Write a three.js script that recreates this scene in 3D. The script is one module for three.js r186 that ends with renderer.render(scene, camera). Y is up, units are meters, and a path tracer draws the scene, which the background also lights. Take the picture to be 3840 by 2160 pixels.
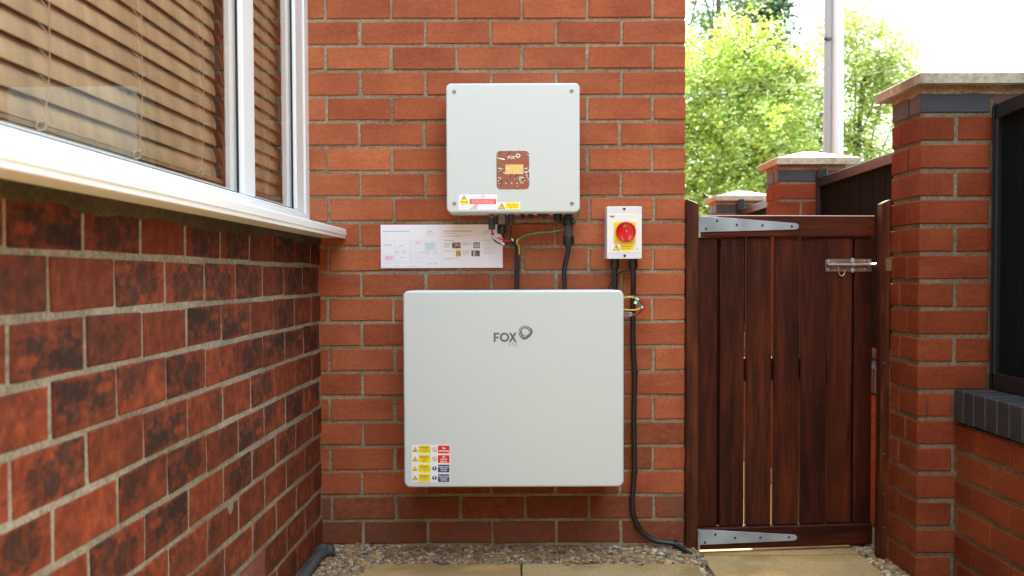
import * as THREE from 'three';
import { ConvexGeometry } from 'three/addons/geometries/ConvexGeometry.js';
import { mergeGeometries } from 'three/addons/utils/BufferGeometryUtils.js';
import { FontLoader } from 'three/addons/loaders/FontLoader.js';

// ------------------------------------------------------------------ camera, sky, sun, exposure
const W = 1024, H = 576, V3 = THREE.Vector3;
const scene = new THREE.Scene();
const camera = new THREE.PerspectiveCamera(32.252, W / H, 0.05, 400);
camera.position.set(0, 1.005, 3.58);
camera.rotation.set(-0.03271, 0, -0.0037);            // a slight downward pitch and roll, the lens shifted up
camera.setViewOffset(W, H, 0, -22.06, W, H);
camera.focus = 3.4; camera.userData.fStop = 4.4;

const renderer = new THREE.WebGLRenderer({ antialias: true });
renderer.setSize(W, H);
renderer.toneMapping = THREE.LinearToneMapping;
renderer.toneMappingExposure = 5.3;
renderer.shadowMap.enabled = true;

const sunDir = new V3(0.34, 0.74, -0.64).normalize();
const sun = new THREE.DirectionalLight(new THREE.Color(1, 0.95, 0.84), 5.0);
sun.position.copy(sunDir).multiplyScalar(40); sun.castShadow = true;
Object.assign(sun.shadow.camera, { left: -25, right: 25, top: 25, bottom: -25, near: 1, far: 90 });
sun.shadow.mapSize.set(4096, 4096);
scene.add(sun, sun.target);
{ // bright hazy summer sky
  const w = 256, h = 128, d = new Float32Array(w * h * 4);
  for (let y = 0; y < h; y++) for (let x = 0; x < w; x++) {
    const el = (y + 0.5) / h * Math.PI - Math.PI / 2, az = (x + 0.5) / w * 2 * Math.PI - Math.PI, i = (y * w + x) * 4;
    const dir = new V3(Math.cos(el) * Math.cos(az), Math.sin(el), Math.cos(el) * Math.sin(az));
    const t = Math.max(0, dir.y), c = Math.max(0, dir.dot(sunDir));
    const g = Math.exp(-t * 4), halo = 0.55 * Math.pow(c, 6) + 0.9 * Math.pow(c, 40);
    d[i] = 0.86 - 0.06 * g + halo; d[i + 1] = 1.04 - 0.05 * g + halo * 0.97; d[i + 2] = 1.17 - 0.1 * g + halo * 0.9; d[i + 3] = 1;
    if (dir.y < 0) { const k = 0.3; d[i] *= k; d[i + 1] *= k; d[i + 2] *= k; }
  }
  const t = new THREE.DataTexture(d, w, h, THREE.RGBAFormat, THREE.FloatType);
  t.mapping = THREE.EquirectangularReflectionMapping; t.magFilter = t.minFilter = THREE.LinearFilter; t.needsUpdate = true;
  scene.background = t; scene.environment = t;
}


// ------------------------------------------------------------------ helpers
function rng(seed) { let s = seed >>> 0; return () => { s = (s + 0x6d2b79f5) | 0; let t = Math.imul(s ^ (s >>> 15), 1 | s); t = (t + Math.imul(t ^ (t >>> 7), 61 | t)) ^ t; return ((t ^ (t >>> 14)) >>> 0) / 4294967296; }; }
const R = rng(7), rr = (a, b) => a + (b - a) * R(), pick = (a) => a[Math.floor(R() * a.length)];
const used = new Map();
function numbered(n) { const k = used.get(n) || 0; used.set(n, k + 1); return k ? n + '_' + String(k).padStart(3, '0') : n; }
function tag(o, label, category, group) { o.userData = { ...o.userData, label, category }; if (group) o.userData.group = group; return o; }
function thing(name, label, category, pos = [0, 0, 0], turn = 0, group) {
  const o = new THREE.Group(); o.name = numbered(name); o.position.set(...pos); o.rotation.y = turn; scene.add(o);
  return tag(o, label, category, group);
}
function obj(name, geo, mat, parent, pos, rot) {
  if (Array.isArray(geo)) geo = mergeGeometries(geo.map((g) => { g = g.index ? g.toNonIndexed() : g; for (const k of Object.keys(g.attributes)) if (!['position', 'normal', 'uv'].includes(k)) g.deleteAttribute(k); return g; }));
  const m = new THREE.Mesh(geo, mat); m.name = parent === scene ? numbered(name) : name; m.castShadow = m.receiveShadow = true;
  if (pos) m.position.set(...pos);
  if (rot) m.rotation.set(...rot);
  parent.add(m); return m;
}
const structure = (o) => { o.userData.kind = 'structure'; return o; };
// box-projected uv in metres; swap turns the pattern by a quarter
function boxUV(g, swap = false, ou = 0, ov = 0, k = 1) {
  if (g.index) g = g.toNonIndexed();
  const p = g.attributes.position, n = g.attributes.normal, uv = new Float32Array(p.count * 2);
  for (let i = 0; i < p.count; i++) {
    const ax = Math.abs(n.getX(i)), ay = Math.abs(n.getY(i)), az = Math.abs(n.getZ(i));
    let u, v;
    if (az >= ax && az >= ay) { u = p.getX(i); v = p.getY(i); } else if (ax >= ay) { u = p.getZ(i); v = p.getY(i); } else { u = p.getX(i); v = p.getZ(i); }
    if (swap) [u, v] = [v, u];
    uv[2 * i] = u * k + ou; uv[2 * i + 1] = v * k + ov;
  }
  g.setAttribute('uv', new THREE.BufferAttribute(uv, 2)); return g;
}
const faceUV = (g, L, h) => { const p = g.attributes.position, uv = g.attributes.uv; for (let i = 0; i < p.count; i++) uv.setXY(i, p.getX(i) / L + 0.5, p.getY(i) / h + 0.5); return g; };
// a block with chamfered, slightly uneven edges (44 triangles)
function block(w, h, d, c = 0.003, j = 0, opt = {}) {
  const pts = [];
  for (const x of [-1, 1]) for (const y of [-1, 1]) for (const z of [-1, 1]) {
    const ex = x * w / 2 + rr(-j, j), ey = y * h / 2 + rr(-j, j), ez = z * d / 2;
    pts.push(new V3(ex - x * c, ey - y * c, ez), new V3(ex - x * c, ey, ez - z * c), new V3(ex, ey - y * c, ez - z * c));
  }
  return boxUV(new ConvexGeometry(pts), opt.swap, opt.ou ?? rr(0, 1), opt.ov ?? rr(0, 1));
}
const box = (w, h, d, x = 0, y = 0, z = 0, swap = false) => boxUV(new THREE.BoxGeometry(w, h, d), swap, rr(0, 1), rr(0, 1)).translate(x, y, z);
const cyl = (r0, r1, h, n = 20) => boxUV(new THREE.CylinderGeometry(r0, r1, h, n));
function tube(pts, r, seg = 0, rad = 10) {
  const c = new THREE.CatmullRomCurve3(pts.map((p) => new V3(...p)), false, 'centripetal');
  return new THREE.TubeGeometry(c, seg || pts.length * 7, r, rad, false);
}
function roundRect(w, h, r) {
  const s = new THREE.Shape(), x = -w / 2, y = -h / 2;
  s.moveTo(x + r, y); s.lineTo(x + w - r, y); s.absarc(x + w - r, y + r, r, -Math.PI / 2, 0); s.lineTo(x + w, y + h - r); s.absarc(x + w - r, y + h - r, r, 0, Math.PI / 2);
  s.lineTo(x + r, y + h); s.absarc(x + r, y + h - r, r, Math.PI / 2, Math.PI); s.lineTo(x, y + r); s.absarc(x + r, y + r, r, Math.PI, Math.PI * 1.5); return s;
}
// rounded plate, back at z = 0, front at z = d
function plate(w, h, d, r, bev = 0.002, seg = 3) {
  const g = new THREE.ExtrudeGeometry(roundRect(w - 2 * bev, h - 2 * bev, Math.max(r - bev, 0.0005)), { depth: d - 2 * bev, bevelEnabled: true, bevelThickness: bev, bevelSize: bev, bevelSegments: seg, curveSegments: 8 });
  return g.translate(0, 0, bev);
}

// ------------------------------------------------------------------ textures
const hash = (x, y, s) => { let h = Math.imul(x, 374761393) + Math.imul(y, 668265263) + Math.imul(s, 974711); h = Math.imul(h ^ (h >>> 13), 1274126177); return ((h ^ (h >>> 16)) >>> 0) / 4294967296; };
function vn(x, y, px, py, s) { // value noise, tiles every px, py cells
  const xi = Math.floor(x), yi = Math.floor(y), fx = x - xi, fy = y - yi, u = fx * fx * (3 - 2 * fx), v = fy * fy * (3 - 2 * fy);
  const X0 = ((xi % px) + px) % px, X1 = (X0 + 1) % px, Y0 = ((yi % py) + py) % py, Y1 = (Y0 + 1) % py;
  const a = hash(X0, Y0, s), b = hash(X1, Y0, s), c = hash(X0, Y1, s), d = hash(X1, Y1, s);
  return a + (b - a) * u + (c - a) * v + (a - b - c + d) * u * v;
}
function fbm(u, v, px, py, s, oct = 4, gain = 0.5) { let t = 0, a = 1, n = 0; for (let i = 0; i < oct; i++) { t += a * vn(u * px, v * py, px, py, s + i * 17); n += a; a *= gain; px *= 2; py *= 2; } return t / n; }
const clamp = (x, a = 0, b = 1) => Math.min(b, Math.max(a, x)), sm = (a, b, x) => { x = clamp((x - a) / (b - a)); return x * x * (3 - 2 * x); };
function tex(w, h, fn, color = true, rep) {
  const d = new Uint8Array(w * h * 4);
  for (let y = 0; y < h; y++) for (let x = 0; x < w; x++) { const c = fn((x + 0.5) / w, (y + 0.5) / h), i = (y * w + x) * 4; for (let k = 0; k < 3; k++) d[i + k] = 255 * clamp(Array.isArray(c) ? c[k] : c); d[i + 3] = 255; }
  const t = new THREE.DataTexture(d, w, h); t.wrapS = t.wrapT = THREE.RepeatWrapping; t.magFilter = THREE.LinearFilter; t.minFilter = THREE.LinearMipmapLinearFilter; t.generateMipmaps = true;
  if (color) t.colorSpace = THREE.SRGBColorSpace;
  if (rep) t.repeat.set(...rep);
  t.needsUpdate = true; return t;
}
function canvasTex(w, h, draw) {
  const c = document.createElement('canvas'); c.width = w; c.height = h; const g = c.getContext('2d'); draw(g, w, h);
  const t = new THREE.CanvasTexture(c); t.colorSpace = THREE.SRGBColorSpace; t.anisotropy = 8; return t;
}
const mix3 = (a, b, t) => [a[0] + (b[0] - a[0]) * t, a[1] + (b[1] - a[1]) * t, a[2] + (b[2] - a[2]) * t];
const lin = (r, g, b) => new THREE.Color().setRGB(r, g, b);
const rough = (o) => new THREE.MeshPhysicalMaterial({ roughness: 0.9, specularIntensity: 0.22, ...o });
const std = (o) => new THREE.MeshStandardMaterial({ roughness: 0.85, ...o });

// one metre of brick face: fine drag lines, mottling, pale specks
const brickMap = tex(1024, 1024, (u, v) => {
  const m = fbm(u, v, 6, 9, 3, 5), drag = vn(u * 24, v * 340, 24, 340, 9), f = fbm(u, v, 120, 160, 21, 2);
  let t = 0.80 + 0.22 * (m - 0.5) + 0.04 * (drag - 0.5) + 0.12 * (f - 0.5);
  const sp = vn(u * 160, v * 160, 160, 160, 77), dk = vn(u * 110, v * 110, 110, 110, 78);
  let c = [t * 1.04, t * (0.98 + 0.1 * (m - 0.5)), t * 0.97];
  if (sp > 0.93) c = mix3(c, [0.95, 0.92, 0.88], (sp - 0.93) * 6);
  if (dk > 0.95) c = mix3(c, [0.35, 0.28, 0.26], (dk - 0.95) * 9);
  return c;
});
const brickBump = tex(512, 512, (u, v) => 0.5 + 0.4 * (fbm(u, v, 60, 90, 5, 3) - 0.5) + 0.3 * (vn(u * 20, v * 200, 20, 200, 2) - 0.5), false);
const dustyMap = tex(512, 512, (u, v) => {
  const m = fbm(u, v, 5, 8, 33, 5), f = fbm(u, v, 60, 90, 35, 3), t = 0.72 + 0.2 * (f - 0.5);
  return mix3([t, t * 0.98, t * 0.96], [0.62, 0.74, 0.80], sm(0.42, 0.72, m) * 0.62);
});
const mortarMap = tex(1024, 1024, (u, v) => {
  const m = fbm(u, v, 7, 7, 41, 4), f = fbm(u, v, 180, 180, 43, 2), t = 0.78 + 0.24 * (m - 0.5) + 0.3 * (f - 0.5);
  return [t, t * (0.985 + 0.05 * (m - 0.5)), t * (0.95 + 0.1 * (m - 0.5))];
});
const mortarBump = tex(512, 512, (u, v) => fbm(u, v, 110, 110, 47, 3), false);
const concreteMap = tex(512, 512, (u, v) => {
  const m = fbm(u, v, 4, 4, 51, 5), f = fbm(u, v, 90, 90, 53, 2), st = fbm(u, v, 9, 9, 57, 4); const t = 0.8 + 0.2 * (m - 0.5) + 0.22 * (f - 0.5);
  return mix3([t, t * 0.97, t * 0.92], [0.5, 0.46, 0.39], sm(0.56, 0.8, st) * 0.5);
});
const slabMap = tex(1024, 1024, (u, v) => {
  const m = fbm(u, v, 3, 4, 61, 5), st = fbm(u, v, 2, 14, 63, 4), f = fbm(u, v, 140, 140, 65, 2), t = 0.78 + 0.25 * (m - 0.5) + 0.12 * (f - 0.5);
  return mix3([t, t * (0.94 + 0.14 * (st - 0.5)), t * (0.82 + 0.3 * (st - 0.5))], [0.52, 0.47, 0.40], sm(0.52, 0.74, fbm(u, v, 6, 6, 69, 6)) * 0.5);
});
const slabBump = tex(512, 512, (u, v) => fbm(u, v, 8, 20, 71, 5), false);
const woodMap = tex(512, 2048, (u, v) => {
  const warp = fbm(u, v, 3, 2, 81, 3) * 0.35, g = fbm(u + warp * 0.12, v, 36, 2, 83, 4), fine = vn(u * 190, v * 14, 190, 14, 85), blot = fbm(u, v, 4, 4, 87, 4);
  let t = 0.62 + 0.42 * (g - 0.5) + 0.24 * (fine - 0.5);
  let c = mix3([t, t * 0.86, t * 0.80], [1.0, 0.80, 0.55], sm(0.5, 0.78, blot) * 0.28);
  return mix3(c, [0.2, 0.14, 0.13], sm(0.55, 0.8, fbm(u, v, 22, 3, 89, 5)) * 0.35);
}, true);
const woodBump = tex(256, 1024, (u, v) => 0.5 + 0.6 * (fbm(u, v, 40, 2, 83, 4) - 0.5), false);
// faces of the burnt bricks of the bay: orange-red with a dark fired heart
const burntMaps = [];
for (let k = 0; k < 9; k++) {
  const heavy = [0.95, 0.8, 0.7, 0.5, 0.9, 0.3, 0.75, 0.55, 0.15][k], sx = hash(k, 3, 5) * 0.8 - 0.4, sy = hash(k, 8, 5) * 0.5 - 0.25, wide = 0.6 + 0.5 * hash(k, 9, 5);
  burntMaps.push(tex(256, 128, (u, v) => {
    const x = (u - 0.5 + sx) * 2, y = (v - 0.48 + sy) * 2, n = fbm(u, v, 4, 3, 100 + k * 7, 5), n2 = fbm(u, v, 18, 5, 200 + k * 5, 3), edge = Math.min(u, 1 - u) * 2.2, ey = Math.min(v, 1 - v);
    const body = clamp(1.12 - Math.pow(Math.pow(Math.abs(x) * wide, 2.6) + Math.pow(Math.abs(y) * 0.78, 2.6), 0.5)) * (0.35 + 0.65 * Math.min(1, edge * 5)) * (0.3 + 0.7 * Math.min(1, ey * 9));
    const streak = fbm(u, v, 14, 3, 230 + k * 3, 3);
    const wob = (n - 0.5) * 0.7, side = k % 3 === 1 ? sm(-0.5, 0.75, (k & 1 ? x : -x) * 0.8 + wob) : k % 3 === 2 ? sm(-0.4, 0.6, (k & 1 ? -y : y) * 0.7 + wob) : body;
    const shape = k % 3 ? 0.95 * side * (0.55 + 0.45 * Math.min(1, ey * 9)) : body;
    const nn = fbm(u, v, 9, 6, 150 + k * 11, 6, 0.62);
    const dark = (0.7 * sm(0.22, 0.74, shape * 0.62 + (n - 0.5) * 1.3 + (streak - 0.5) * 0.85 + (nn - 0.5) * 0.75) + 0.3 * sm(0.42, 0.68, nn + shape * 0.1)) * heavy;
    const t = 0.92 + 0.34 * (n2 - 0.5) + 0.25 * (streak - 0.5) + 0.1 * (hash(Math.floor(u * 256), Math.floor(v * 128), k) - 0.5);
    let c = mix3([0.63 * t, 0.335 * t, 0.215 * t], [0.53 * t, 0.25 * t, 0.175 * t], n);
    c = mix3(c, [0.27 * t, 0.205 * t, 0.195 * t], clamp(dark));
    if (n2 > 0.76 && k % 3 === 0) c = mix3(c, [0.55, 0.47, 0.43], (n2 - 0.76) * 2);
    return c;
  }));
}
const galvMap = tex(256, 256, (u, v) => { const a = vn(u * 24, v * 24, 24, 24, 301), m = fbm(u, v, 4, 4, 303, 4), t = 0.78 + 0.16 * (a - 0.5) + 0.25 * (m - 0.5); return mix3([t, t, t * 1.01], [0.45, 0.3, 0.2], sm(0.66, 0.85, fbm(u, v, 6, 6, 305, 4)) * 0.7); });

// ------------------------------------------------------------------ materials
const M = {};
const brickTones = [[.53, .175, .080], [.51, .166, .075], [.545, .184, .085], [.495, .158, .073], [.53, .178, .084], [.505, .163, .076], [.485, .152, .070]];
M.brick = brickTones.map((c) => rough({ color: lin(...c), map: brickMap, bumpMap: brickBump, bumpScale: 0.0012, roughness: 0.82 }));
M.dustyShaded = [[.45, .150, .078], [.41, .135, .07], [.47, .158, .082]].map((c) => rough({ color: lin(...c), map: dustyMap, bumpMap: brickBump, bumpScale: 0.0012, roughness: 0.9 }));  // pale dust patches, base colour darkened for weaker light at the wall foot
M.lowShaded = rough({ color: lin(.455, .146, .07), map: dustyMap, bumpMap: brickBump, bumpScale: 0.0012 });  // in-between tint, the downward fall of light put into the colour
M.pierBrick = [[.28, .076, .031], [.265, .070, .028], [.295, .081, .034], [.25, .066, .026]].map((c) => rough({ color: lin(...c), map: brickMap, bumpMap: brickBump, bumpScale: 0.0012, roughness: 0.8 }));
M.blueBrick = [[.044, .062, .078], [.032, .043, .051], [.056, .072, .084]].map((c) => std({ color: lin(...c), map: brickMap, bumpMap: brickBump, bumpScale: 0.001, roughness: 0.6 }));
M.purpleBrick = std({ color: lin(.16, .085, .075), map: brickMap, bumpMap: brickBump, bumpScale: 0.001 });
M.burnt = [[.74, .70, .67], [.62, .60, .58], [.86, .80, .74]].flatMap((c) => burntMaps.map((map) => rough({ color: lin(...c), map, bumpMap: brickBump, bumpScale: 0.0012, roughness: 0.75 })));
M.sillShaded = burntMaps.map((map) => rough({ color: lin(.56, .49, .44), map, bumpMap: brickBump, bumpScale: 0.0012 }));  // burnt bricks tinted down for the shade under the sill
M.mortar = rough({ color: lin(.48, .405, .295), map: mortarMap, bumpMap: mortarBump, bumpScale: 0.0015, roughness: 0.95 });
M.bayMortar = rough({ color: lin(.41, .38, .32), map: mortarMap, bumpMap: mortarBump, bumpScale: 0.0015, roughness: 0.95 });
M.darkMortar = rough({ color: lin(.26, .22, .16), map: mortarMap, bumpMap: mortarBump, bumpScale: 0.002, roughness: 0.95 });
M.spatter = rough({ color: lin(.42, .40, .37) });
M.sillShadeMortar = rough({ color: lin(.10, .078, .052), map: mortarMap, bumpMap: mortarBump, bumpScale: 0.0015, roughness: 0.95 });  // mortar colour darkened to carry the shade of the sill
M.pinkMortar = rough({ color: lin(.50, .38, .27), map: mortarMap, bumpMap: mortarBump, bumpScale: 0.003, roughness: 0.95 });
M.concrete = rough({ color: lin(.64, .635, .575), map: concreteMap, bumpMap: mortarBump, bumpScale: 0.001 });
M.slab = rough({ color: lin(.70, .54, .345), map: slabMap, bumpMap: slabBump, bumpScale: 0.004, roughness: 0.88 });
M.slab2 = rough({ color: lin(.66, .525, .335), map: slabMap, bumpMap: slabBump, bumpScale: 0.004, roughness: 0.88 });
M.upvc = new THREE.MeshPhysicalMaterial({ color: lin(.86, .88, .88), roughness: 0.32, clearcoat: 0.2, clearcoatRoughness: 0.2 });
M.gasket = std({ color: lin(.015, .018, .03), roughness: 0.5 });
M.glass = new THREE.MeshPhysicalMaterial({ color: 0xffffff, transmission: 1, roughness: 0.005, ior: 1.55, thickness: 0, specularIntensity: 1 });
M.slat = [[.49, .305, .130], [.46, .285, .12], [.52, .325, .14]].map((c) => std({ color: lin(...c), map: tex(256, 256, (u, v) => { const t = 0.85 + 0.25 * (fbm(u, v, 3, 30, 330, 3) - 0.5); return [t, t, t]; }), roughness: 0.55 }));
M.cord = std({ color: lin(.42, .30, .17) });
M.room = std({ color: lin(.16, .13, .10) });
M.render = rough({ color: lin(.40, .13, .07), map: brickMap });
M.box = new THREE.MeshPhysicalMaterial({ color: lin(.605, .67, .672), roughness: 0.42, clearcoat: 0.1, clearcoatRoughness: 0.4, bumpMap: mortarBump, bumpScale: 0.00008 });
M.battery = new THREE.MeshPhysicalMaterial({ color: lin(.55, .635, .655), roughness: 0.42, clearcoat: 0.1, clearcoatRoughness: 0.4, bumpMap: mortarBump, bumpScale: 0.00008 });
M.isoBox = std({ color: lin(.70, .72, .74), roughness: 0.4 });
M.grey = std({ color: lin(.30, .33, .34), roughness: 0.5 });
M.ink = std({ color: lin(.105, .135, .165), roughness: 0.5 });
M.inkLight = std({ color: lin(.20, .23, .26), roughness: 0.5 });
M.black = std({ color: lin(.012, .013, .014), roughness: 0.42 });
M.blackMatt = std({ color: lin(.016, .016, .016), roughness: 0.65 });
M.darkGrey = std({ color: lin(.05, .052, .055), roughness: 0.45 });
M.midGrey = std({ color: lin(.16, .17, .18), roughness: 0.45 });
M.navy = std({ color: lin(.035, .045, .14), roughness: 0.4 });
M.red = std({ color: lin(.60, .012, .02), roughness: 0.35 });
M.knob = new THREE.MeshPhysicalMaterial({ color: lin(.62, .012, .018), roughness: 0.3, clearcoat: 0.3 });
M.yellow = std({ color: lin(.80, .62, .01), roughness: 0.4 });
M.cableYellow = std({ color: lin(.70, .52, .02), roughness: 0.4 });
M.green = std({ color: lin(.02, .26, .10), roughness: 0.4 });
M.white = std({ color: lin(.78, .78, .76), roughness: 0.5 });
M.wood = [[.145, .039, .013], [.118, .029, .0105], [.165, .048, .015], [.135, .034, .012]].map((c) => new THREE.MeshPhysicalMaterial({ color: lin(...c), map: woodMap, bumpMap: woodBump, bumpScale: 0.0012, roughness: 0.58, specularIntensity: 0.4, clearcoat: 0.03, clearcoatRoughness: 0.35 }));
M.post = new THREE.MeshPhysicalMaterial({ color: lin(.245, .092, .036), specularIntensity: 0.4, map: woodMap, bumpMap: woodBump, bumpScale: 0.0012, roughness: 0.55 });
M.galv = std({ color: lin(.56, .63, .66), map: galvMap, metalness: 0.25, roughness: 0.5 });
M.boltPlate = std({ color: lin(.40, .30, .24), map: galvMap, metalness: 0.45, roughness: 0.5 });
M.steel = std({ color: lin(.50, .50, .48), metalness: 0.95, roughness: 0.34 });
M.brass = std({ color: lin(.55, .47, .30), metalness: 0.9, roughness: 0.3 });
M.screw = std({ color: lin(.06, .045, .04), metalness: 0.4, roughness: 0.6 });
M.fence = rough({ color: lin(.007, .0095, .0105), specularIntensity: 0.08, roughness: 0.8, bumpMap: woodBump, bumpScale: 0.0006 });
M.fenceRail = std({ color: lin(.009, .011, .014), roughness: 0.38 });
M.pole = std({ color: lin(.44, .465, .465), roughness: 0.4, metalness: 0.2 });
M.conduit = std({ color: lin(.22, .20, .19), roughness: 0.6 });
M.bark = std({ color: lin(.14, .115, .085), map: mortarMap, bumpMap: mortarBump, bumpScale: 0.01 });
M.terracotta = std({ color: lin(.30, .085, .05), map: brickMap, roughness: 0.8 });
M.pipe = std({ color: lin(.10, .11, .12), roughness: 0.6, map: concreteMap });
M.soil = rough({ color: lin(.17, .15, .115), map: mortarMap, roughness: 1 });

// ------------------------------------------------------------------ ground
{
  const g = new THREE.PlaneGeometry(160, 160, 1, 1).rotateX(-Math.PI / 2); boxUV(g);
  const m = structure(obj('ground', boxUV(g), M.soil, scene, [0, -0.045, 0]));
  m.castShadow = false;
}
const paving = structure(new THREE.Group()); paving.name = 'paving'; scene.add(paving);
function slab(x0, x1, z0, z1, y, mat, skew = 0, name = 'slab') {
  const s = new THREE.Shape(); s.moveTo(x0 + 0, -z0); s.lineTo(x1, -z0); s.lineTo(x1 + 0, -z1); s.lineTo(x0 + skew, -z1); s.closePath();
  const g = new THREE.ExtrudeGeometry(s, { depth: 0.04, bevelEnabled: true, bevelSize: 0.003, bevelThickness: 0.003, bevelSegments: 1 });
  g.rotateX(-Math.PI / 2); g.translate(0, -0.043, 0);
  return obj(name, boxUV(g, false, rr(0, 1), rr(0, 1), 0.8), mat, paving, [0, y, 0]);
}
slab(-0.474, 0.022, 0.178, 0.75, 0.020, M.slab, -0.16);
slab(0.034, 0.628, 0.178, 0.75, 0.019, M.slab2, 0);
slab(-0.62, 0.022, 0.762, 1.4, 0.020, M.slab2); slab(0.034, 0.628, 0.762, 1.4, 0.020, M.slab); slab(-0.62, 0.022, 1.412, 2.05, 0.020, M.slab); slab(0.034, 0.628, 1.412, 2.05, 0.020, M.slab2);
slab(-0.62, 0.022, 2.062, 4.4, 0.020, M.slab2); slab(0.034, 1.26, 2.062, 4.4, 0.020, M.slab);
slab(0.672, 1.256, 0.018, 0.62, 0, M.slab2, -0.03); slab(0.645, 1.26, 0.63, 1.3, 0, M.slab); slab(0.645, 1.26, 1.312, 2.05, 0, M.slab2);
for (let i = 0; i < 9; i++) slab(0.672, 1.256, 0.008 - 0.61 * (i + 1), -0.002 - 0.61 * i, 0.001, i % 2 ? M.slab2 : M.slab);

// loose stones: too many to count
function stones(label, spots, seed) {
  const r = rng(seed), g = new THREE.IcosahedronGeometry(1, 1), p = g.attributes.position;
  for (let i = 0; i < p.count; i++) { const a = hash(Math.round(p.getX(i) * 50), Math.round(p.getY(i) * 50 + p.getZ(i) * 977), 5); p.setXYZ(i, p.getX(i) * (0.78 + 0.4 * a), p.getY(i) * (0.78 + 0.4 * a), p.getZ(i) * (0.78 + 0.4 * a)); }
  g.computeVertexNormals();
  const cols = [[.48, .34, .18], [.34, .23, .13], [.56, .42, .24], [.25, .19, .13], [.38, .21, .11], [.60, .49, .33], [.28, .26, .24], [.52, .30, .11], [.42, .28, .18], [.68, .61, .49], [.17, .14, .11]];
  const list = []; for (const f of spots) f(r, list);
  const im = new THREE.InstancedMesh(g, std({ color: 0xffffff, roughness: 0.75 }), list.length), m = new THREE.Matrix4(), q = new THREE.Quaternion(), e = new THREE.Euler();
  list.forEach(([x, y, z, s], i) => {
    e.set(r() * 0.8 - 0.4, r() * 7, r() * 0.8 - 0.4); q.setFromEuler(e);
    m.compose(new V3(x, y, z), q, new V3(s * (0.8 + 0.6 * r()), s * (0.45 + 0.35 * r()), s * (0.7 + 0.4 * r()))); im.setMatrixAt(i, m);
    const c = cols[Math.floor(r() * cols.length)], k = 0.36 + 0.42 * r(); im.setColorAt(i, lin(c[0] * k, c[1] * k * 0.95, c[2] * k * 0.86));
  });
  im.name = numbered('gravel'); im.userData = { kind: 'stuff', label, category: 'gravel' }; im.castShadow = im.receiveShadow = true; scene.add(im);
}
const area = (x0, x1, z0, z1, n, yf) => (r, list) => { for (let i = 0; i < n; i++) { const x = x0 + (x1 - x0) * r(), z = z0 + (z1 - z0) * r(), y = yf(x, z); if (y !== null) list.push([x, y + r() * 0.006, z, 0.0046 + 0.0078 * Math.pow(r(), 1.7)]); } };
stones('brown and cream gravel along the foot of the orange brick wall', [
  area(-0.68, 0.665, 0.0, 0.176, 5400, (x, z) => 0.008 + 0.024 * (1 - z / 0.176) * (0.9 - 0.55 * (x + 0.68) / 1.3) + 0.004),
  area(-0.68, -0.45, 0.16, 1.0, 4000, (x, z) => (x < -0.472 - 0.28 * (z - 0.178) ? 0.012 : null)),
  area(0.61, 0.672, 0.14, 0.8, 420, (x, z) => (x < 0.664 - 0.04 * (z - 0.178) ? 0.004 : null)),
  (r, list) => { for (let i = 0; i < 26; i++) list.push([-0.45 + 1.1 * r(), 0.024, 0.18 + 0.03 * r() * r(), 0.004 + 0.005 * r()]); },
], 11);
stones('brown gravel at the foot of the gate pier beside the doorstep slab', [area(1.258, 1.34, -1.6, 0.9, 2600, () => 0.0)], 13);
{
  const g = boxUV(new THREE.BoxGeometry(1.42, 0.03, 1.6)); structure(obj('gravel_bed', g, M.soil, scene, [-0.03, -0.014, 0.78]));
  structure(obj('gravel_bed', boxUV(new THREE.BoxGeometry(0.2, 0.03, 3)), M.soil, scene, [1.36, -0.026, -0.3]));
}

// ------------------------------------------------------------------ brickwork
function mortarSheet(w, h, z, amp, nx, ny, seed, extra) { // a bed of mortar, uneven, w x h from the origin corner
  const g = new THREE.PlaneGeometry(w, h, nx, ny).translate(w / 2, h / 2, 0), p = g.attributes.position;
  for (let i = 0; i < p.count; i++) {
    const x = p.getX(i), y = p.getY(i);
    p.setZ(i, z + amp * (fbm(x * 0.25, y * 0.25, 24, 24, seed, 4) - 0.5) * 2 + (extra ? extra(x, y) : 0));
  }
  g.computeVertexNormals(); return boxUV(g);
}
const cache = new Map();
function brickGeo(key, w, h, d, c, j, n, map) {
  const k = key + w.toFixed(3) + h.toFixed(3);
  if (!cache.has(k)) cache.set(k, Array.from({ length: n }, () => { const g = block(w, h, d, c, j); if (map) { faceUV(g, w, h); const uv = g.attributes.uv, fu = R() < 0.5, fv = R() < 0.35; for (let i = 0; i < uv.count; i++) uv.setXY(i, fu ? 1 - uv.getX(i) : uv.getX(i), fv ? 1 - uv.getY(i) : uv.getY(i)); } return g; }));
  return pick(cache.get(k));
}
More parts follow.
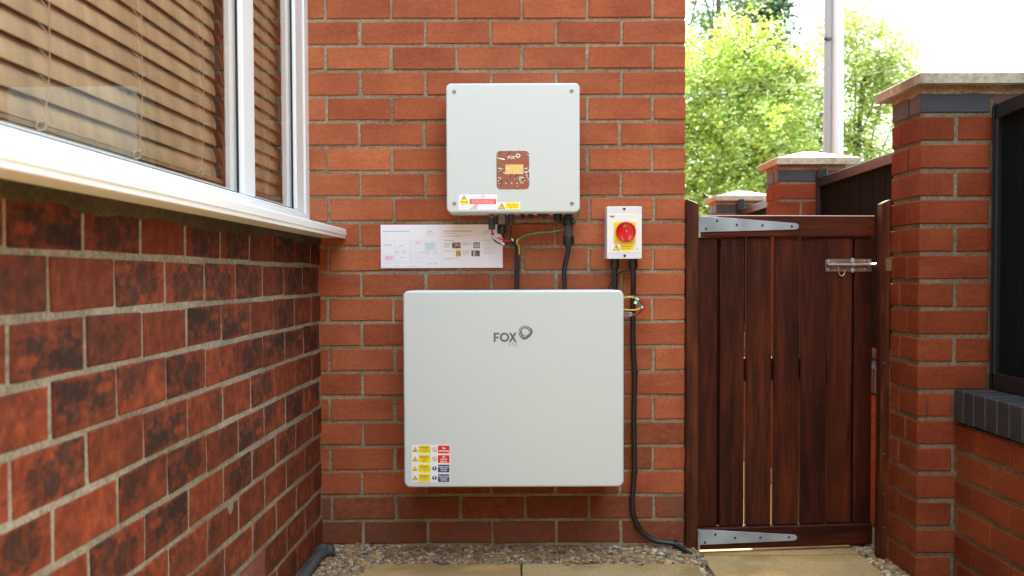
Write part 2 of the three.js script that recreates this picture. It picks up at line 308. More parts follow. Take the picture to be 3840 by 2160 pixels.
// --- the end wall of the house that carries the boxes (face z = 0)
{
  const wall = thing('house_wall', 'orange-red brick house wall facing us, pale boxes mounted on it', 'wall');
  const top = 1.923, p = 0.0898, L = 0.2225, xe = 0.6225, xl = -0.86;
  for (let k = -3; k < 22; k++) {
    const yc = top - p * (k + 0.5) + rr(-0.0008, 0.0008), half = (((k % 2) + 2) % 2) * 0.11665, rowX = rr(-0.004, 0.004);
    for (let n = -5; n < 4; n++) {
      const j0 = 0.1581 + 0.2333 * n + half, a0 = j0 + 0.0055 + rowX + rr(-.0015, .0015), a1 = j0 + 0.2333 - 0.0055 + rowX + rr(-.0015, .0015);
      let x0 = Math.max(a0, xl), x1 = Math.min(a1, xe);
      if (xe - a1 < 0.02 && xe > a1) x1 = xe;
      if (x1 - x0 < 0.02 || a0 > xe - 0.02) continue;
      const w = Math.round((x1 - x0) / 0.002) * 0.002, mats = k > 18 ? M.dustyShaded : k > 15 ? [M.brick[1], M.brick[3], M.brick[5], M.brick[6], M.lowShaded] : k > 11 ? [...M.brick.slice(1), M.brick[6]] : M.brick;  // lower courses get darker tints, painting the light gradient down the wall
      obj('brick', brickGeo('wall', w, 0.0768, 0.09, 0.0022, 0.0018, 6), pick(mats), wall, [(x0 + x1) / 2, yc, -0.045 + rr(-0.001, 0.001)], [0, 0, rr(-.003, .003)]);
    }
  }
  obj('mortar', mortarSheet(1.6045, 2.35, 0, 0.0016, 200, 290, 5), M.mortar, wall, [-0.985, -0.12, -0.0062]);
  obj('wall_core', [box(5.2, 2.3, 6, -1.982, 1.1, -3.016), box(5.21, 3.75, 6.0, -1.985, 4.078, -3.0)], M.render, wall);
  const ret = [];
  for (let k = -3; k < 22; k++) for (let n = 0; n < 25; n++) ret.push(box(0.01, 0.0765, 0.222, xe - 0.0048, top - p * (k + 0.5), -0.24 - 0.2333 * n - (k & 1 ? 0.1 : 0)));
  obj('return_brickwork', ret, M.brick[1], wall).userData.kind = 'stuff';
}
// --- the bay wall on the left: local x runs along the wall away from us, z out of its face
const BAY = [[-0.690, 0, 0], Math.PI / 2 - 0.02];
{
  const wall = thing('bay_wall', 'red brick wall with dark burnt patches below the white window', 'wall', ...BAY);
  const top = 1.1475, p = 0.1003, L = 0.2495;
  const order = [8, 3, 6, 7, 5, 0, 4, 2, 1, 3, 6, 5];
  for (let k = 0; k < 12; k++) for (let n = 0; n < 12; n++) {
    const half = k % 2 ? 0 : 0.125; let s0 = 0.013 + L * n - half, s1 = s0 + L;
    s0 = Math.max(s0 + 0.0045, -0.004); s1 -= 0.0045;
    if (k === 9 && n === 3) continue;                      // the air brick
    if (s1 - s0 < 0.03) continue;
    const w = Math.round((s1 - s0) / 0.002) * 0.002, dark = k < 7 ? (R() < 0.88 ? pick([0, 1, 2, 4, 6, 3, 7, 0, 4]) : pick([5, 8])) : pick([3, 5, 8, 7, 7, 3, 2, 6]);
    obj('brick', brickGeo('bay', w, 0.0900, 0.09, 0.0035, 0.0022, 9, true), (k === 0 ? M.sillShaded[dark] : M.burnt[dark + 9 * Math.floor(R() * 3)]), wall, [-(s0 + s1) / 2, top - p * (k + 0.5) + rr(-.001, .001), -0.045 + rr(-0.0012, 0.0012)]);  // the top course takes the painted sill shade
  }
  // mortar, squeezed out in lumps below the sill
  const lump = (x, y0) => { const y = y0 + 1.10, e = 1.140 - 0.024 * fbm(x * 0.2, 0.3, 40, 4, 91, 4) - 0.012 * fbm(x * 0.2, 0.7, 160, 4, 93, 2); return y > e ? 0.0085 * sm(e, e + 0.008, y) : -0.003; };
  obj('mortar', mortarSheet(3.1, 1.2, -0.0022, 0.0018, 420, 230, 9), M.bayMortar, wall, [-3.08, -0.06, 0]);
  obj('sill_shade_mortar', mortarSheet(3.1, 0.049, -0.0022, 0.001, 620, 20, 19, lump), M.sillShadeMortar, wall, [-3.08, 1.10, 0]);  // lumpy mortar strip, sill shade painted into its colour
  obj('wall_core', [box(3.3, 1.24, 0.24, -1.63, 0.52, -0.135), box(3.6, 3.6, 3.6, -1.8, 4.35, -1.85), box(0.25, 2.6, 3.0, -3.4, 1.25, -1.6)], M.render, wall);
  obj('room_shell', [box(3.3, 0.1, 2.6, -1.63, 0.6, -1.6), box(3.3, 2.4, 0.1, -1.63, 1.5, -2.9), box(0.06, 2.2, 2.7, -0.05, 1.5, -1.6)], M.room, wall);
  // air brick
  const s = new THREE.Shape(); s.moveTo(-0.121, -0.0435); s.lineTo(0.121, -0.0435); s.lineTo(0.121, 0.0435); s.lineTo(-0.121, 0.0435); s.closePath();
  for (const y of [-0.019, 0.019]) for (let i = 0; i < 9; i++) { const h = new THREE.Path(), x = -0.088 + i * 0.022; h.moveTo(x - 0.0055, y - 0.013); h.lineTo(x - 0.0055, y + 0.013); h.lineTo(x + 0.0055, y + 0.013); h.lineTo(x + 0.0055, y - 0.013); h.closePath(); s.holes.push(h); }
  const v = thing('air_vent', 'slotted terracotta air vent low in the burnt brick wall at bottom left', 'vent', ...BAY);
  const q = new V3(-0.888, 0.1947, -0.036).applyAxisAngle(new V3(0, 1, 0), BAY[1]); v.position.set(BAY[0][0] + q.x, q.y, q.z);
  obj('grille', boxUV(new THREE.ExtrudeGeometry(s, { depth: 0.004, bevelEnabled: true, bevelSize: 0.001, bevelThickness: 0.001, bevelSegments: 1 })), M.terracotta, v, [0, 0, 0.030]);
  obj('slot_shade', box(0.238, 0.085, 0.02, 0, 0, 0.0165), M.blackMatt, v);  // black sheet standing in for the shade inside the slots
}
{ // dried white spatters on two of its bricks
  const w = scene.getObjectByName('bay_wall'), sp = (x, y, n, k, sd) => { const r = rng(sd), g = []; for (let i = 0; i < n; i++) g.push(new THREE.SphereGeometry(k * (0.3 + r()), 7, 5).scale(1, 1.3, 0.14).translate(x + (r() - .5) * k * 6, y + (r() - .3) * k * 9, 0.0006)); obj('white_spatter', g, M.spatter, w); };
  sp(-1.925, 0.79, 10, 0.0018, 3); sp(-0.03, 0.901, 3, 0.003, 5);
}
// --- waste pipe at its foot
{
  const t = thing('waste_pipe', 'grey plastic pipe with an elbow along the foot of the burnt brick wall', 'pipe', ...BAY);
  obj('pipe', tube([[-0.13, 0.050, 0.024], [-0.5, 0.044, 0.027], [-1.1, 0.03, 0.03]], 0.016, 20, 14), M.pipe, t);
  obj('elbow', [new THREE.SphereGeometry(0.023, 18, 12).translate(-0.118, 0.052, 0.026), cyl(0.021, 0.021, 0.04).rotateZ(Math.PI / 2).translate(-0.142, 0.051, 0.024), cyl(0.019, 0.019, 0.045).rotateX(Math.PI / 2 - 0.3).translate(-0.112, 0.045, 0.042)], M.pipe, t);
}

// ------------------------------------------------------------------ window and blinds
{
  const w = thing('window', 'white plastic framed window with two panes above the burnt brick wall', 'window', ...BAY);
  // sill: extruded profile (z out, y up) along the wall
  const s = new THREE.Shape(); s.moveTo(-0.10, 1.190); s.lineTo(-0.03, 1.193); s.lineTo(0.092, 1.181); s.quadraticCurveTo(0.097, 1.180, 0.097, 1.174); s.lineTo(0.097, 1.1580); s.lineTo(0.0945, 1.1573); s.lineTo(0.0945, 1.1555); s.lineTo(0.0945, 1.1465); s.lineTo(0.09, 1.1455); s.lineTo(0.085, 1.149); s.lineTo(-0.10, 1.149); s.closePath();
  const g = new THREE.ExtrudeGeometry(s, { depth: 3.3, bevelEnabled: false, curveSegments: 4 }); g.rotateY(-Math.PI / 2); // (z,y) profile -> runs along -x
  obj('sill', boxUV(g), M.upvc, w, [0.012, 0, 0]);
  // frame members: s from..to, y from..to
  const fm = (name, s0, s1, y0, y1, z0, z1, c = 0.004) => obj(name, block(s1 - s0, y1 - y0, z1 - z0, c), M.upvc, w, [-(s0 + s1) / 2, (y0 + y1) / 2, (z0 + z1) / 2]);
  fm('bottom_rail', 0.062, 3.2, 1.186, 1.238, -0.095, -0.036); fm('end_post', -0.012, 0.06, 1.186, 2.5, -0.095, -0.034); fm('top_rail', 0.062, 3.2, 2.42, 2.5, -0.095, -0.036);
  fm('bottom_sash', 0.06, 3.2, 1.2, 1.226, -0.034, -0.0275, 0.003);
  fm('sash_stile', 0.066, 0.174, 1.24, 2.42, -0.09, -0.0385); fm('mullion', 0.69, 0.806, 1.24, 2.42, -0.09, -0.0365);
  fm('end_post', 3.1, 3.2, 1.24, 2.42, -0.095, -0.036);
  fm('beading', 0.18, 0.684, 1.2385, 1.252, -0.088, -0.066, 0.002); fm('beading', 0.812, 3.1, 1.2385, 1.252, -0.088, -0.066, 0.002);
  for (const [a, b] of [[0.174, 0.69], [0.806, 3.1]]) {
    obj('pane', new THREE.PlaneGeometry(b - a, 1.18).translate(-(a + b) / 2, 1.83, -0.056), M.glass, w);
    obj('gasket', [box(0.004, 1.18, 0.006, -a - 0.002, 1.83, -0.0525), box(0.004, 1.18, 0.006, -b + 0.002, 1.83, -0.0525), box(b - a - 0.01, 0.004, 0.006, -(a + b) / 2, 1.2415, -0.0525)], M.gasket, w);
  }
}
function blind(label, s0, s1, cords, seed) {
  const t = thing('venetian_blind', label, 'blind', ...BAY, 'closed wooden blinds behind the white window'), r = rng(seed), len = s1 - s0, mid = -(s0 + s1) / 2;
  // slat: a thin, slightly bowed strip, its lower edge towards the glass
  const s = new THREE.Shape(), N = 8, pts = [];
  for (let i = 0; i <= N; i++) { const a = i / N - 0.5; pts.push([a * 0.05, 0.0035 * (1 - 4 * a * a)]); }
  pts.forEach(([x, y], i) => (i ? s.lineTo(x, y) : s.moveTo(x, y))); [...pts].reverse().forEach(([x, y]) => s.lineTo(x, y - 0.0026)); s.closePath();
  const g = new THREE.ExtrudeGeometry(s, { depth: len, bevelEnabled: false }).translate(0, 0, -len / 2).rotateY(Math.PI / 2); // width along z, bow up, length along x
  boxUV(g); const gg = boxUV(g, true);
  const zc = -0.122;
  for (let i = 0; i < 26; i++) {
    const y = 1.306 + i * 0.0457;
    obj('slat', gg, M.slat[i % 3], t, [mid, y, zc], [THREE.MathUtils.degToRad(74 + (r() - 0.5) * 3), 0, (r() - 0.5) * 0.002]);
  }
  for (let i = 0; i < 4; i++) obj('slat', gg, M.slat[i % 3], t, [mid, 1.266 + i * 0.0056, zc], [THREE.MathUtils.degToRad(6 + (r() - 0.5) * 6), 0, (r() - 0.5) * 0.002]);
  obj('bottom_rail', block(len, 0.016, 0.048, 0.003, 0, { swap: true }), M.slat[1], t, [mid, 1.2535, zc]);
  for (const c of cords) {
    const k = 1.276 + r() * 0.01;
    const line = [[-c, 2.4, zc + 0.028], [-c + 0.003, 1.9, zc + 0.029], [-c, 1.6, zc + 0.03], [-c - 0.004, 1.38, zc + 0.03], [-c - 0.018, k + 0.03, zc + 0.03], [-c - 0.03, k, zc + 0.031]];
    obj('cord', [tube(line, 0.0013, 50, 6), tube([[-c - 0.03, k, zc + 0.031], [-c - 0.055, k - 0.004, zc + 0.032], [-c - 0.06, k - 0.016, zc + 0.032], [-c - 0.035, k - 0.015, zc + 0.033], [-c - 0.02, k - 0.002, zc + 0.033]], 0.0014, 24, 6), new THREE.SphereGeometry(0.005, 8, 6).translate(-c - 0.03, k, zc + 0.031)], M.cord, t);
    const lad = []; for (let i = 0; i < 24; i++) { const y = 1.306 + i * 0.0457; lad.push(tube([[-c + 0.013, y + 0.022, zc + 0.002], [-c + 0.012 + 0.004 * r(), y, zc + 0.02], [-c + 0.011, y - 0.02, zc + 0.026]], 0.0009, 4, 4)); }
    obj('ladder_cord', lad, M.cord, t);
  }
}
blind('tan wooden venetian blind behind the wide left pane', 0.80, 3.05, [0.97, 1.38, 1.80, 2.6], 31);
blind('narrow tan wooden venetian blind behind the slim right pane', 0.085, 0.735, [0.33], 37);

// ------------------------------------------------------------------ lettering and logo shapes
const font = await new FontLoader().loadAsync('fonts/droid/droid_sans_bold.typeface.json');
const fontR = await new FontLoader().loadAsync('fonts/droid/droid_sans_regular.typeface.json');
const poly = (a) => { const s = new THREE.Shape(); a.forEach(([x, y], i) => (i ? s.lineTo(x, y) : s.moveTo(x, y))); s.closePath(); return s; };
const closed = (a) => new THREE.CatmullRomCurve3(a.map(([x, y]) => new V3(x, y, 0)), true).getPoints(60).map((p) => [p.x, p.y]);
function logo(parent, x, y, z, k, dark, light, ring) { // drawn on a 2415 x 1449 sheet, y down
  const T = (a) => a.map(([u, v]) => [(u - 375) * k, (985 - v) * k]), ex = (s) => new THREE.ExtrudeGeometry(s, { depth: 0.0006, bevelEnabled: false, curveSegments: 20 });
  const o = new THREE.Shape(); o.absarc(490 * k, 210 * k, 212 * k, 0, Math.PI * 2); const oh = new THREE.Path(); oh.absarc(490 * k, 210 * k, 124 * k, 0, Math.PI * 2, true); o.holes.push(oh);
  const letters = [poly(T([[375, 985], [375, 570], [635, 570], [635, 652], [465, 652], [465, 745], [605, 745], [605, 825], [465, 825], [465, 985]])), o,
    poly(T([[1062, 570], [1165, 570], [1240, 690], [1310, 570], [1410, 570], [1290, 772], [1415, 985], [1315, 985], [1235, 855], [1160, 985], [1060, 985], [1182, 772]]))];
  obj('lettering', letters.map(ex), dark, parent, [x, y, z]);
  const outer = closed(T([[1503, 540], [1560, 370], [1700, 270], [1860, 268], [2030, 350], [2122, 450], [2128, 570], [2050, 710], [1920, 830], [1780, 888], [1670, 862], [1570, 760], [1515, 650]]));
  const ro = closed(T([[1530, 530], [1590, 400], [1700, 305], [1800, 290], [1900, 320], [1990, 400], [2022, 480], [1985, 600], [1880, 705], [1740, 782], [1650, 745], [1565, 640]]));
  const ri = closed(T([[1562, 530], [1610, 420], [1700, 345], [1800, 318], [1890, 345], [1965, 410], [1995, 480], [1960, 590], [1865, 685], [1740, 755], [1670, 725], [1590, 630]]));
  const inner = closed(T([[1645, 500], [1690, 405], [1790, 378], [1890, 412], [1968, 515], [1945, 600], [1850, 680], [1770, 702], [1700, 650], [1655, 570]]));
  const a = poly(outer), b = poly(ri); const hole = (h) => { const p = new THREE.Path(); h.slice().reverse().forEach(([u, v], i) => (i ? p.lineTo(u, v) : p.moveTo(u, v))); return p; };
  if (ring) { a.holes.push(hole(ro)); b.holes.push(hole(inner)); obj('emblem', [ex(a), ex(b)], dark, parent, [x, y, z]); } else { a.holes.push(hole(inner)); obj('emblem', ex(a), dark, parent, [x, y, z]); }
  const ess = ['E', 'S', 'S'].map((c, i) => ex(fontR.generateShapes(c, 150 * k)).translate((1050 + i * 145 - 375) * k, (985 - 1158) * k, 0));
  obj('small_lettering', ess.flat(), light, parent, [x, y, z]);
}
const sticker = (name, w, h, map, parent, x, y, z, rz = 0, rough = 0.35) => obj(name, new THREE.PlaneGeometry(w, h), std({ map, roughness: rough }), parent, [x, y, z], [0, 0, rz]);
const F = (px, b = true) => (b ? 'bold ' : '') + px + 'px sans-serif';
function warnTri(g, x, y, s, sym = 'bolt') { // triangle with its base centre at x, y
  g.lineJoin = 'round'; g.beginPath(); g.moveTo(x - s / 2, y); g.lineTo(x + s / 2, y); g.lineTo(x, y - s * 0.86); g.closePath(); g.fillStyle = '#f5d800'; g.fill(); g.strokeStyle = '#222a24'; g.lineWidth = s * 0.07; g.stroke();
  g.fillStyle = '#1c1c14';
  if (sym === 'bolt') { g.beginPath(); g.moveTo(x + s * .04, y - s * .60); g.lineTo(x - s * .09, y - s * .33); g.lineTo(x + s * .0, y - s * .33); g.lineTo(x - s * .05, y - s * .08); g.lineTo(x + s * .11, y - s * .40); g.lineTo(x + s * .02, y - s * .40); g.lineTo(x + s * .10, y - s * .58); g.fill(); }
  else if (sym === 'bang') { g.beginPath(); g.arc(x, y - s * .26, s * .12, 0, 7); g.fill(); for (let i = 0; i < 7; i++) { g.fillRect(x - s * .16 + hash(i, 1, 2) * s * .3, y - s * .45 + hash(i, 2, 2) * s * .3, s * .04, s * .04); } }
  else if (sym === 'batt') { g.fillRect(x - s * .16, y - s * .28, s * .32, s * .17); g.fillRect(x - s * .12, y - s * .32, s * .06, s * .05); g.fillRect(x + s * .06, y - s * .32, s * .06, s * .05); }
  else { g.fillRect(x - s * .2, y - s * .14, s * .4, s * .05); g.fillRect(x - s * .02, y - s * .24, s * .2, s * .06); g.fillRect(x - s * .14, y - s * .42, s * .05, s * .14); g.fillRect(x + s * .04, y - s * .45, s * .04, s * .1); }
}
const lines = (g, t, x, y, dy) => t.forEach((s, i) => g.fillText(s, x, y + i * dy));

// ------------------------------------------------------------------ inverter
{
  const t = thing('inverter', 'upper pale grey inverter box with a coppery display panel', 'inverter', [0.0055, 1.445, 0]);
  obj('casing', plate(0.4535, 0.4375, 0.16, 0.017, 0.006), M.box, t, [0, 0, 0.02]);
  obj('mounting_bracket', box(0.3, 0.3, 0.022, 0, 0, 0.01), M.grey, t);
  for (const [x, y] of [[-0.1985, 0.190], [0.1995, 0.191], [-0.2005, -0.188], [0.1995, -0.189]]) {
    const s = obj('screw', cyl(0.0068, 0.0068, 0.0012, 20).rotateX(Math.PI / 2), M.darkGrey, t, [x, y, 0.1803]);
    obj('screw_head', new THREE.TorusGeometry(0.005, 0.0012, 8, 18), M.steel, s, [0, 0, 0.0006]); obj('screw_socket', new THREE.SphereGeometry(0.0026, 10, 8), M.steel, s, [0, 0, 0.0002]);
  }
  // display under its crinkled reflective film
  const film = new THREE.MeshPhysicalMaterial({ color: lin(.34, .29, .26), metalness: 1, roughness: 0.17, bumpScale: 0.0024, bumpMap: tex(512, 600, (u, v) => {
    const a = fbm(u, v, 3, 4, 401, 3), b = Math.abs(fbm(u, v, 4, 3, 403, 4) - 0.5) * 2, e = Math.min(u, 1 - u, v, 1 - v);
    return 0.5 + 0.55 * (a - 0.5) + 0.3 * Math.exp(-b * 18) + 0.25 * Math.exp(-e * 40) * (fbm(u, v, 6, 6, 407, 3) - 0.3);
  }, false) });
  const pg = new THREE.ExtrudeGeometry(roundRect(0.110, 0.130, 0.0135), { depth: 0.0008, bevelEnabled: true, bevelSize: 0.0006, bevelThickness: 0.0004, bevelSegments: 2, curveSegments: 10 });
  { const p = pg.attributes.position, uv = pg.attributes.uv; for (let i = 0; i < p.count; i++) uv.setXY(i, p.getX(i) / 0.11 + 0.5, p.getY(i) / 0.13 + 0.5); }
  const d = obj('display_panel', pg, film, t, [-0.0008, -0.075, 0.1798]);
  sticker('screen', 0.061, 0.0325, canvasTex(256, 136, (g, w, h) => { g.fillStyle = '#e8cc8a'; g.fillRect(0, 0, w, h); for (let i = 0; i < 26; i++) { g.fillStyle = ['rgba(240,225,150,.35)', 'rgba(205,190,110,.3)', 'rgba(235,190,140,.35)'][i % 3]; g.beginPath(); g.ellipse(hash(i, 1, 7) * w, hash(i, 2, 7) * h, 20 + 30 * hash(i, 3, 7), 8 + 18 * hash(i, 4, 7), hash(i, 5, 7) * 3, 0, 7); g.fill(); } }), d, 0.0052, 0.0025, 0.0018, 0, 0.2);
  logo(d, -0.0172, 0.0378, 0.0014, 0.0000245, M.white, M.midGrey, false);
  const led = (x, m) => obj('indicator', cyl(0.0022, 0.0022, 0.001, 12).rotateX(Math.PI / 2), m, d, [x, -0.0315, 0.0015]);
  led(0.0055, std({ color: lin(.5, .4, .7) })); led(0.0238, std({ color: lin(.2, .6, .1), emissive: lin(.12, .5, .03), emissiveIntensity: 1 }));
  const ex = (s) => new THREE.ExtrudeGeometry(s, { depth: 0.0004, bevelEnabled: false });
  const up = poly([[-.0008, -.003], [.0008, -.003], [.0008, .0005], [.0028, .0005], [0, .0032], [-.0028, .0005], [-.0008, .0005]]);
  obj('button_mark', ex(up), M.white, d, [-0.0238, -0.0448, 0.0014]); obj('button_mark', ex(up).rotateZ(Math.PI), M.white, d, [-0.0044, -0.0448, 0.0014]);
  obj('button_mark', ex(poly([[-.0035, .0003], [-.0024, .0014], [-.0008, -.0004], [.0026, .003], [.0036, .002], [-.0008, -.0028]])), M.white, d, [0.0143, -0.0448, 0.0014]);
  obj('button_mark', ex(poly([[-.0036, .0012], [-.0008, .003], [-.0008, .0018], [.003, .0015], [.0036, -.0022], [.0026, -.0006], [-.0008, .0004], [-.0008, -.0006]])), M.white, d, [0.033, -0.0448, 0.0014]);
  sticker('warning_sticker', 0.131, 0.0535, canvasTex(1240, 506, (g, w, h) => {
    g.fillStyle = '#f4f5f9'; g.fillRect(0, 0, w, h);
    warnTri(g, 172, 160, 150); g.fillStyle = '#f6ea10'; g.beginPath(); g.roundRect(40, 190, 272, 124, 14); g.fill();
    g.fillStyle = '#4c4408'; g.textAlign = 'center'; g.font = F(52); g.fillText('Warning', 174, 246); g.font = F(24); g.fillText('Multiple supplies', 174, 292);
    g.strokeStyle = '#a07880'; g.lineWidth = 8; g.beginPath(); g.arc(780, 74, 50, 0, 7); g.moveTo(746, 38); g.lineTo(816, 110); g.stroke();
    g.fillStyle = '#ee2440'; g.fillRect(356, 152, 848, 156); g.fillStyle = '#fff'; g.font = F(37); lines(g, ['Do not work on this equipment until it is', 'isolated from the battery inverter, generator', 'and all other on-site generation supplies'], 780, 198, 42);
    g.textAlign = 'left'; g.fillStyle = '#8a96a4'; g.font = F(27, false); lines(g, ['Isolate battery inverter at', 'Isolate generator at', 'Isolate other at'], 34, 362, 57);
    g.strokeStyle = '#b8c2cc'; g.lineWidth = 3; for (const y of [364, 422, 480]) { g.beginPath(); g.moveTo(350, y); g.lineTo(1200, y); g.stroke(); }
    g.fillStyle = '#1d2a55'; g.font = 'bold italic 58px sans-serif'; g.fillText('HERE', 480, 366); g.fillText('HERE', 440, 426); g.fillText('CUT OUT', 345, 484);
  }), t, -0.120, -0.1838, 0.1806);
  sticker('warning_sticker', 0.0775, 0.0255, canvasTex(740, 244, (g, w, h) => {
    g.fillStyle = '#f2f4f7'; g.fillRect(0, 0, w, h); warnTri(g, 134, 212, 210); g.fillStyle = '#f8ec08'; g.beginPath(); g.roundRect(272, 22, 440, 200, 24); g.fill();
    g.fillStyle = '#6a6010'; g.textAlign = 'center'; g.font = F(42, false); lines(g, ['Inverter - Isolate A.C.', 'and D.C. before', 'carrying out work'], 492, 92, 42);
  }), t, -0.0152, -0.1965, 0.1808);
  // sockets and blanking caps along the underside
  for (const [x, r, h, z] of [[0.032, 0.0085, 0.014, 0.09], [0.061, 0.0085, 0.013, 0.09], [0.156, 0.0155, 0.024, 0.09]]) obj('blanking_cap', [cyl(r, r * 0.92, h, 18), cyl(r * 0.8, r * 0.8, h + 0.004, 6)], M.black, t, [x, -0.2185 - h / 2, z]);
  obj('port_cover', [box(0.04, 0.008, 0.03, 0, 0, 0), box(0.014, 0.016, 0.014, 0.002, -0.006, 0)], M.black, t, [0.104, -0.2225, 0.09]);
  obj('port_stud', new THREE.SphereGeometry(0.0022, 8, 6), M.steel, t, [0.098, -0.2345, 0.098]);
}
// plugs and cables below it
{
  const prof = (a, n = 20) => boxUV(new THREE.LatheGeometry(a.map(([r, y]) => new THREE.Vector2(r, y)), n));
  const p1 = thing('cable_plug', 'blue and black round plug, leftmost under the upper pale box', 'plug', [-0.0695, 1.172, 0.09]);
  obj('collar', prof([[0.006, 0], [0.0115, 0.001], [0.0122, 0.022], [0.0105, 0.024], [0.006, 0.025]], 12), M.darkGrey, p1);
  obj('sleeve', prof([[0.0104, 0.0235], [0.011, 0.027], [0.011, 0.04], [0.0095, 0.044], [0.0095, 0.058]], 16), M.navy, p1);
  obj('clip', [box(0.003, 0.02, 0.006, -0.0085, 0.046, 0.004), box(0.003, 0.02, 0.006, 0.0085, 0.046, 0.004), box(0.007, 0.012, 0.004, 0, 0.045, 0.0095)], M.midGrey, p1);
  const p2 = thing('cable_plug', 'square grey-faced plug with a black nut between two round plugs', 'plug', [-0.0345, 1.157, 0.085]);
  obj('housing', [box(0.030, 0.044, 0.028, 0, 0.052, 0)], M.black, p2); obj('latch_plate', [box(0.0105, 0.019, 0.004, -0.0058, 0.045, 0.0152), box(0.0105, 0.019, 0.004, 0.0058, 0.045, 0.0152), box(0.0105, 0.014, 0.004, -0.0058, 0.063, 0.0152), box(0.0105, 0.014, 0.004, 0.0058, 0.063, 0.0152)], M.midGrey, p2);
  obj('gland_nut', prof([[0.006, 0], [0.0135, 0.001], [0.0165, 0.006], [0.0165, 0.026], [0.0145, 0.030], [0.006, 0.031]], 8), M.black, p2);
  const p3 = thing('cable_plug', 'slim black plug right of the square plug', 'plug', [-0.0018, 1.187, 0.085]);
  obj('housing', prof([[0.004, 0], [0.0105, 0.001], [0.012, 0.006], [0.012, 0.018], [0.0108, 0.02], [0.0112, 0.043]], 14), M.darkGrey, p3); obj('ridge', [box(0.002, 0.04, 0.004, 0.011, 0.022, 0.002), box(0.002, 0.04, 0.004, -0.011, 0.022, 0.002)], M.black, p3);
  const g = thing('cable_gland', 'thick black screw connector at the right under the upper pale box', 'connector', [0.199, 1.112, 0.08]);
  obj('neck', prof([[0.0145, 0.095], [0.0145, 0.122]]), M.black, g);
  obj('locking_ring', prof([[0.017, 0.075], [0.0215, 0.077], [0.022, 0.094], [0.0195, 0.1], [0.0145, 0.101]], 14), M.black, g); obj('lug', [box(0.006, 0.016, 0.012, -0.0215, 0.089, 0.004), box(0.006, 0.016, 0.012, 0.0215, 0.089, 0.004), box(0.012, 0.02, 0.006, 0.002, 0.095, 0.0165)], M.black, g);
  obj('barrel', prof([[0.0165, 0.038], [0.0165, 0.077]]), M.darkGrey, g);
  obj('gland_nut', prof([[0.008, 0], [0.0135, 0.0015], [0.016, 0.006], [0.0205, 0.009], [0.0208, 0.034], [0.018, 0.039]], 10), M.black, g);
  const one = (label, pts, r, m, name = 'cable', rad = 10) => tag(obj(name, tube(pts, r, pts.length * 8, rad), m, scene), label, name === 'cable' ? 'cable' : name);
  one('thick black cable hanging from the screw connector to the large box', [[0.199, 1.116, 0.08], [0.198, 1.096, 0.07], [0.192, 1.064, 0.05], [0.186, 1.032, 0.04], [0.186, 1.004, 0.035], [0.189, 0.95, 0.035]], 0.0083, M.black);
  const b = thing('cable_bundle', 'black spiral-wrapped cable bundle running down behind the large box', 'cable');
  const bp = [[0.007, 1.129, 0.07], [0.017, 1.117, 0.05], [0.020, 1.098, 0.035], [0.019, 1.069, 0.03], [0.018, 1.019, 0.03], [0.018, 0.955, 0.03]];
  obj('core', tube(bp, 0.0078, 60, 12), M.blackMatt, b);
  const cv = new THREE.CatmullRomCurve3(bp.map((p) => new V3(...p))), hel = []; for (let i = 0; i <= 260; i++) { const q = cv.getPointAt(0.12 + 0.88 * i / 260), a = i * 0.33; hel.push([q.x + 0.0078 * Math.cos(a), q.y, q.z + 0.0078 * Math.sin(a)]); }
  obj('spiral_wrap', tube(hel, 0.0016, 520, 5), M.black, b); obj('cable_clip', box(0.022, 0.024, 0.02, 0.019, 1.066, 0.026), M.blackMatt, b);
  const tie = []; for (let i = 0; i < 9; i++) tie.push(new THREE.SphereGeometry(0.0045 + 0.002 * hash(i, 1, 1), 8, 6).translate(0.003 + 0.012 * (hash(i, 2, 1) - 0.5), 1.131 + 0.03 * (hash(i, 3, 1) - 0.5), 0.075));
  tie.push(cyl(0.010, 0.010, 0.012, 12).rotateZ(0.6).translate(0.006, 1.13, 0.072)); obj('cable_tie', tie, M.black, b);
  one('red wire curving from the blue plug into the spiral bundle', [[-0.070, 1.178, 0.09], [-0.066, 1.160, 0.095], [-0.051, 1.146, 0.1], [-0.031, 1.136, 0.1], [-0.003, 1.132, 0.08]], 0.0031, M.red, 'wire');
  one('black wire sagging below the red wire under the blue plug', [[-0.071, 1.178, 0.085], [-0.068, 1.156, 0.09], [-0.059, 1.134, 0.1], [-0.033, 1.121, 0.1], [-0.003, 1.128, 0.08]], 0.0030, M.black, 'wire');
  one('short black cable from the square plug into the spiral bundle', [[-0.0345, 1.160, 0.085], [-0.030, 1.146, 0.085], [-0.023, 1.138, 0.085], [0.001, 1.133, 0.08]], 0.0038, M.black);
  one('thin black cable from the slim plug into the spiral bundle', [[-0.002, 1.190, 0.085], [-0.002, 1.168, 0.085], [-0.005, 1.148, 0.085], [-0.003, 1.139, 0.085], [0.007, 1.133, 0.075]], 0.0028, M.black);
  const tg = (label, a, c, r, group) => tag(obj('cable_label', tube([a, c], r, 4, 10), M.white, scene), label, 'label', group);
  tg('white sleeve marker on the red wire', [-0.060, 1.153, 0.0975], [-0.049, 1.1448, 0.1], 0.0036); tg('white sleeve marker high on the sagging black wire', [-0.0665, 1.150, 0.0925], [-0.0605, 1.137, 0.0985], 0.0036);
  tg('white sleeve marker low on the sagging black wire', [-0.040, 1.1235, 0.1], [-0.026, 1.1215, 0.098], 0.0042); tg('white sleeve marker where the slim cable joins the bundle', [-0.002, 1.140, 0.084], [0.005, 1.135, 0.082], 0.0034);
  const e1 = thing('earth_wire', 'green and yellow wire arching from the bundle behind the screw connector', 'wire');
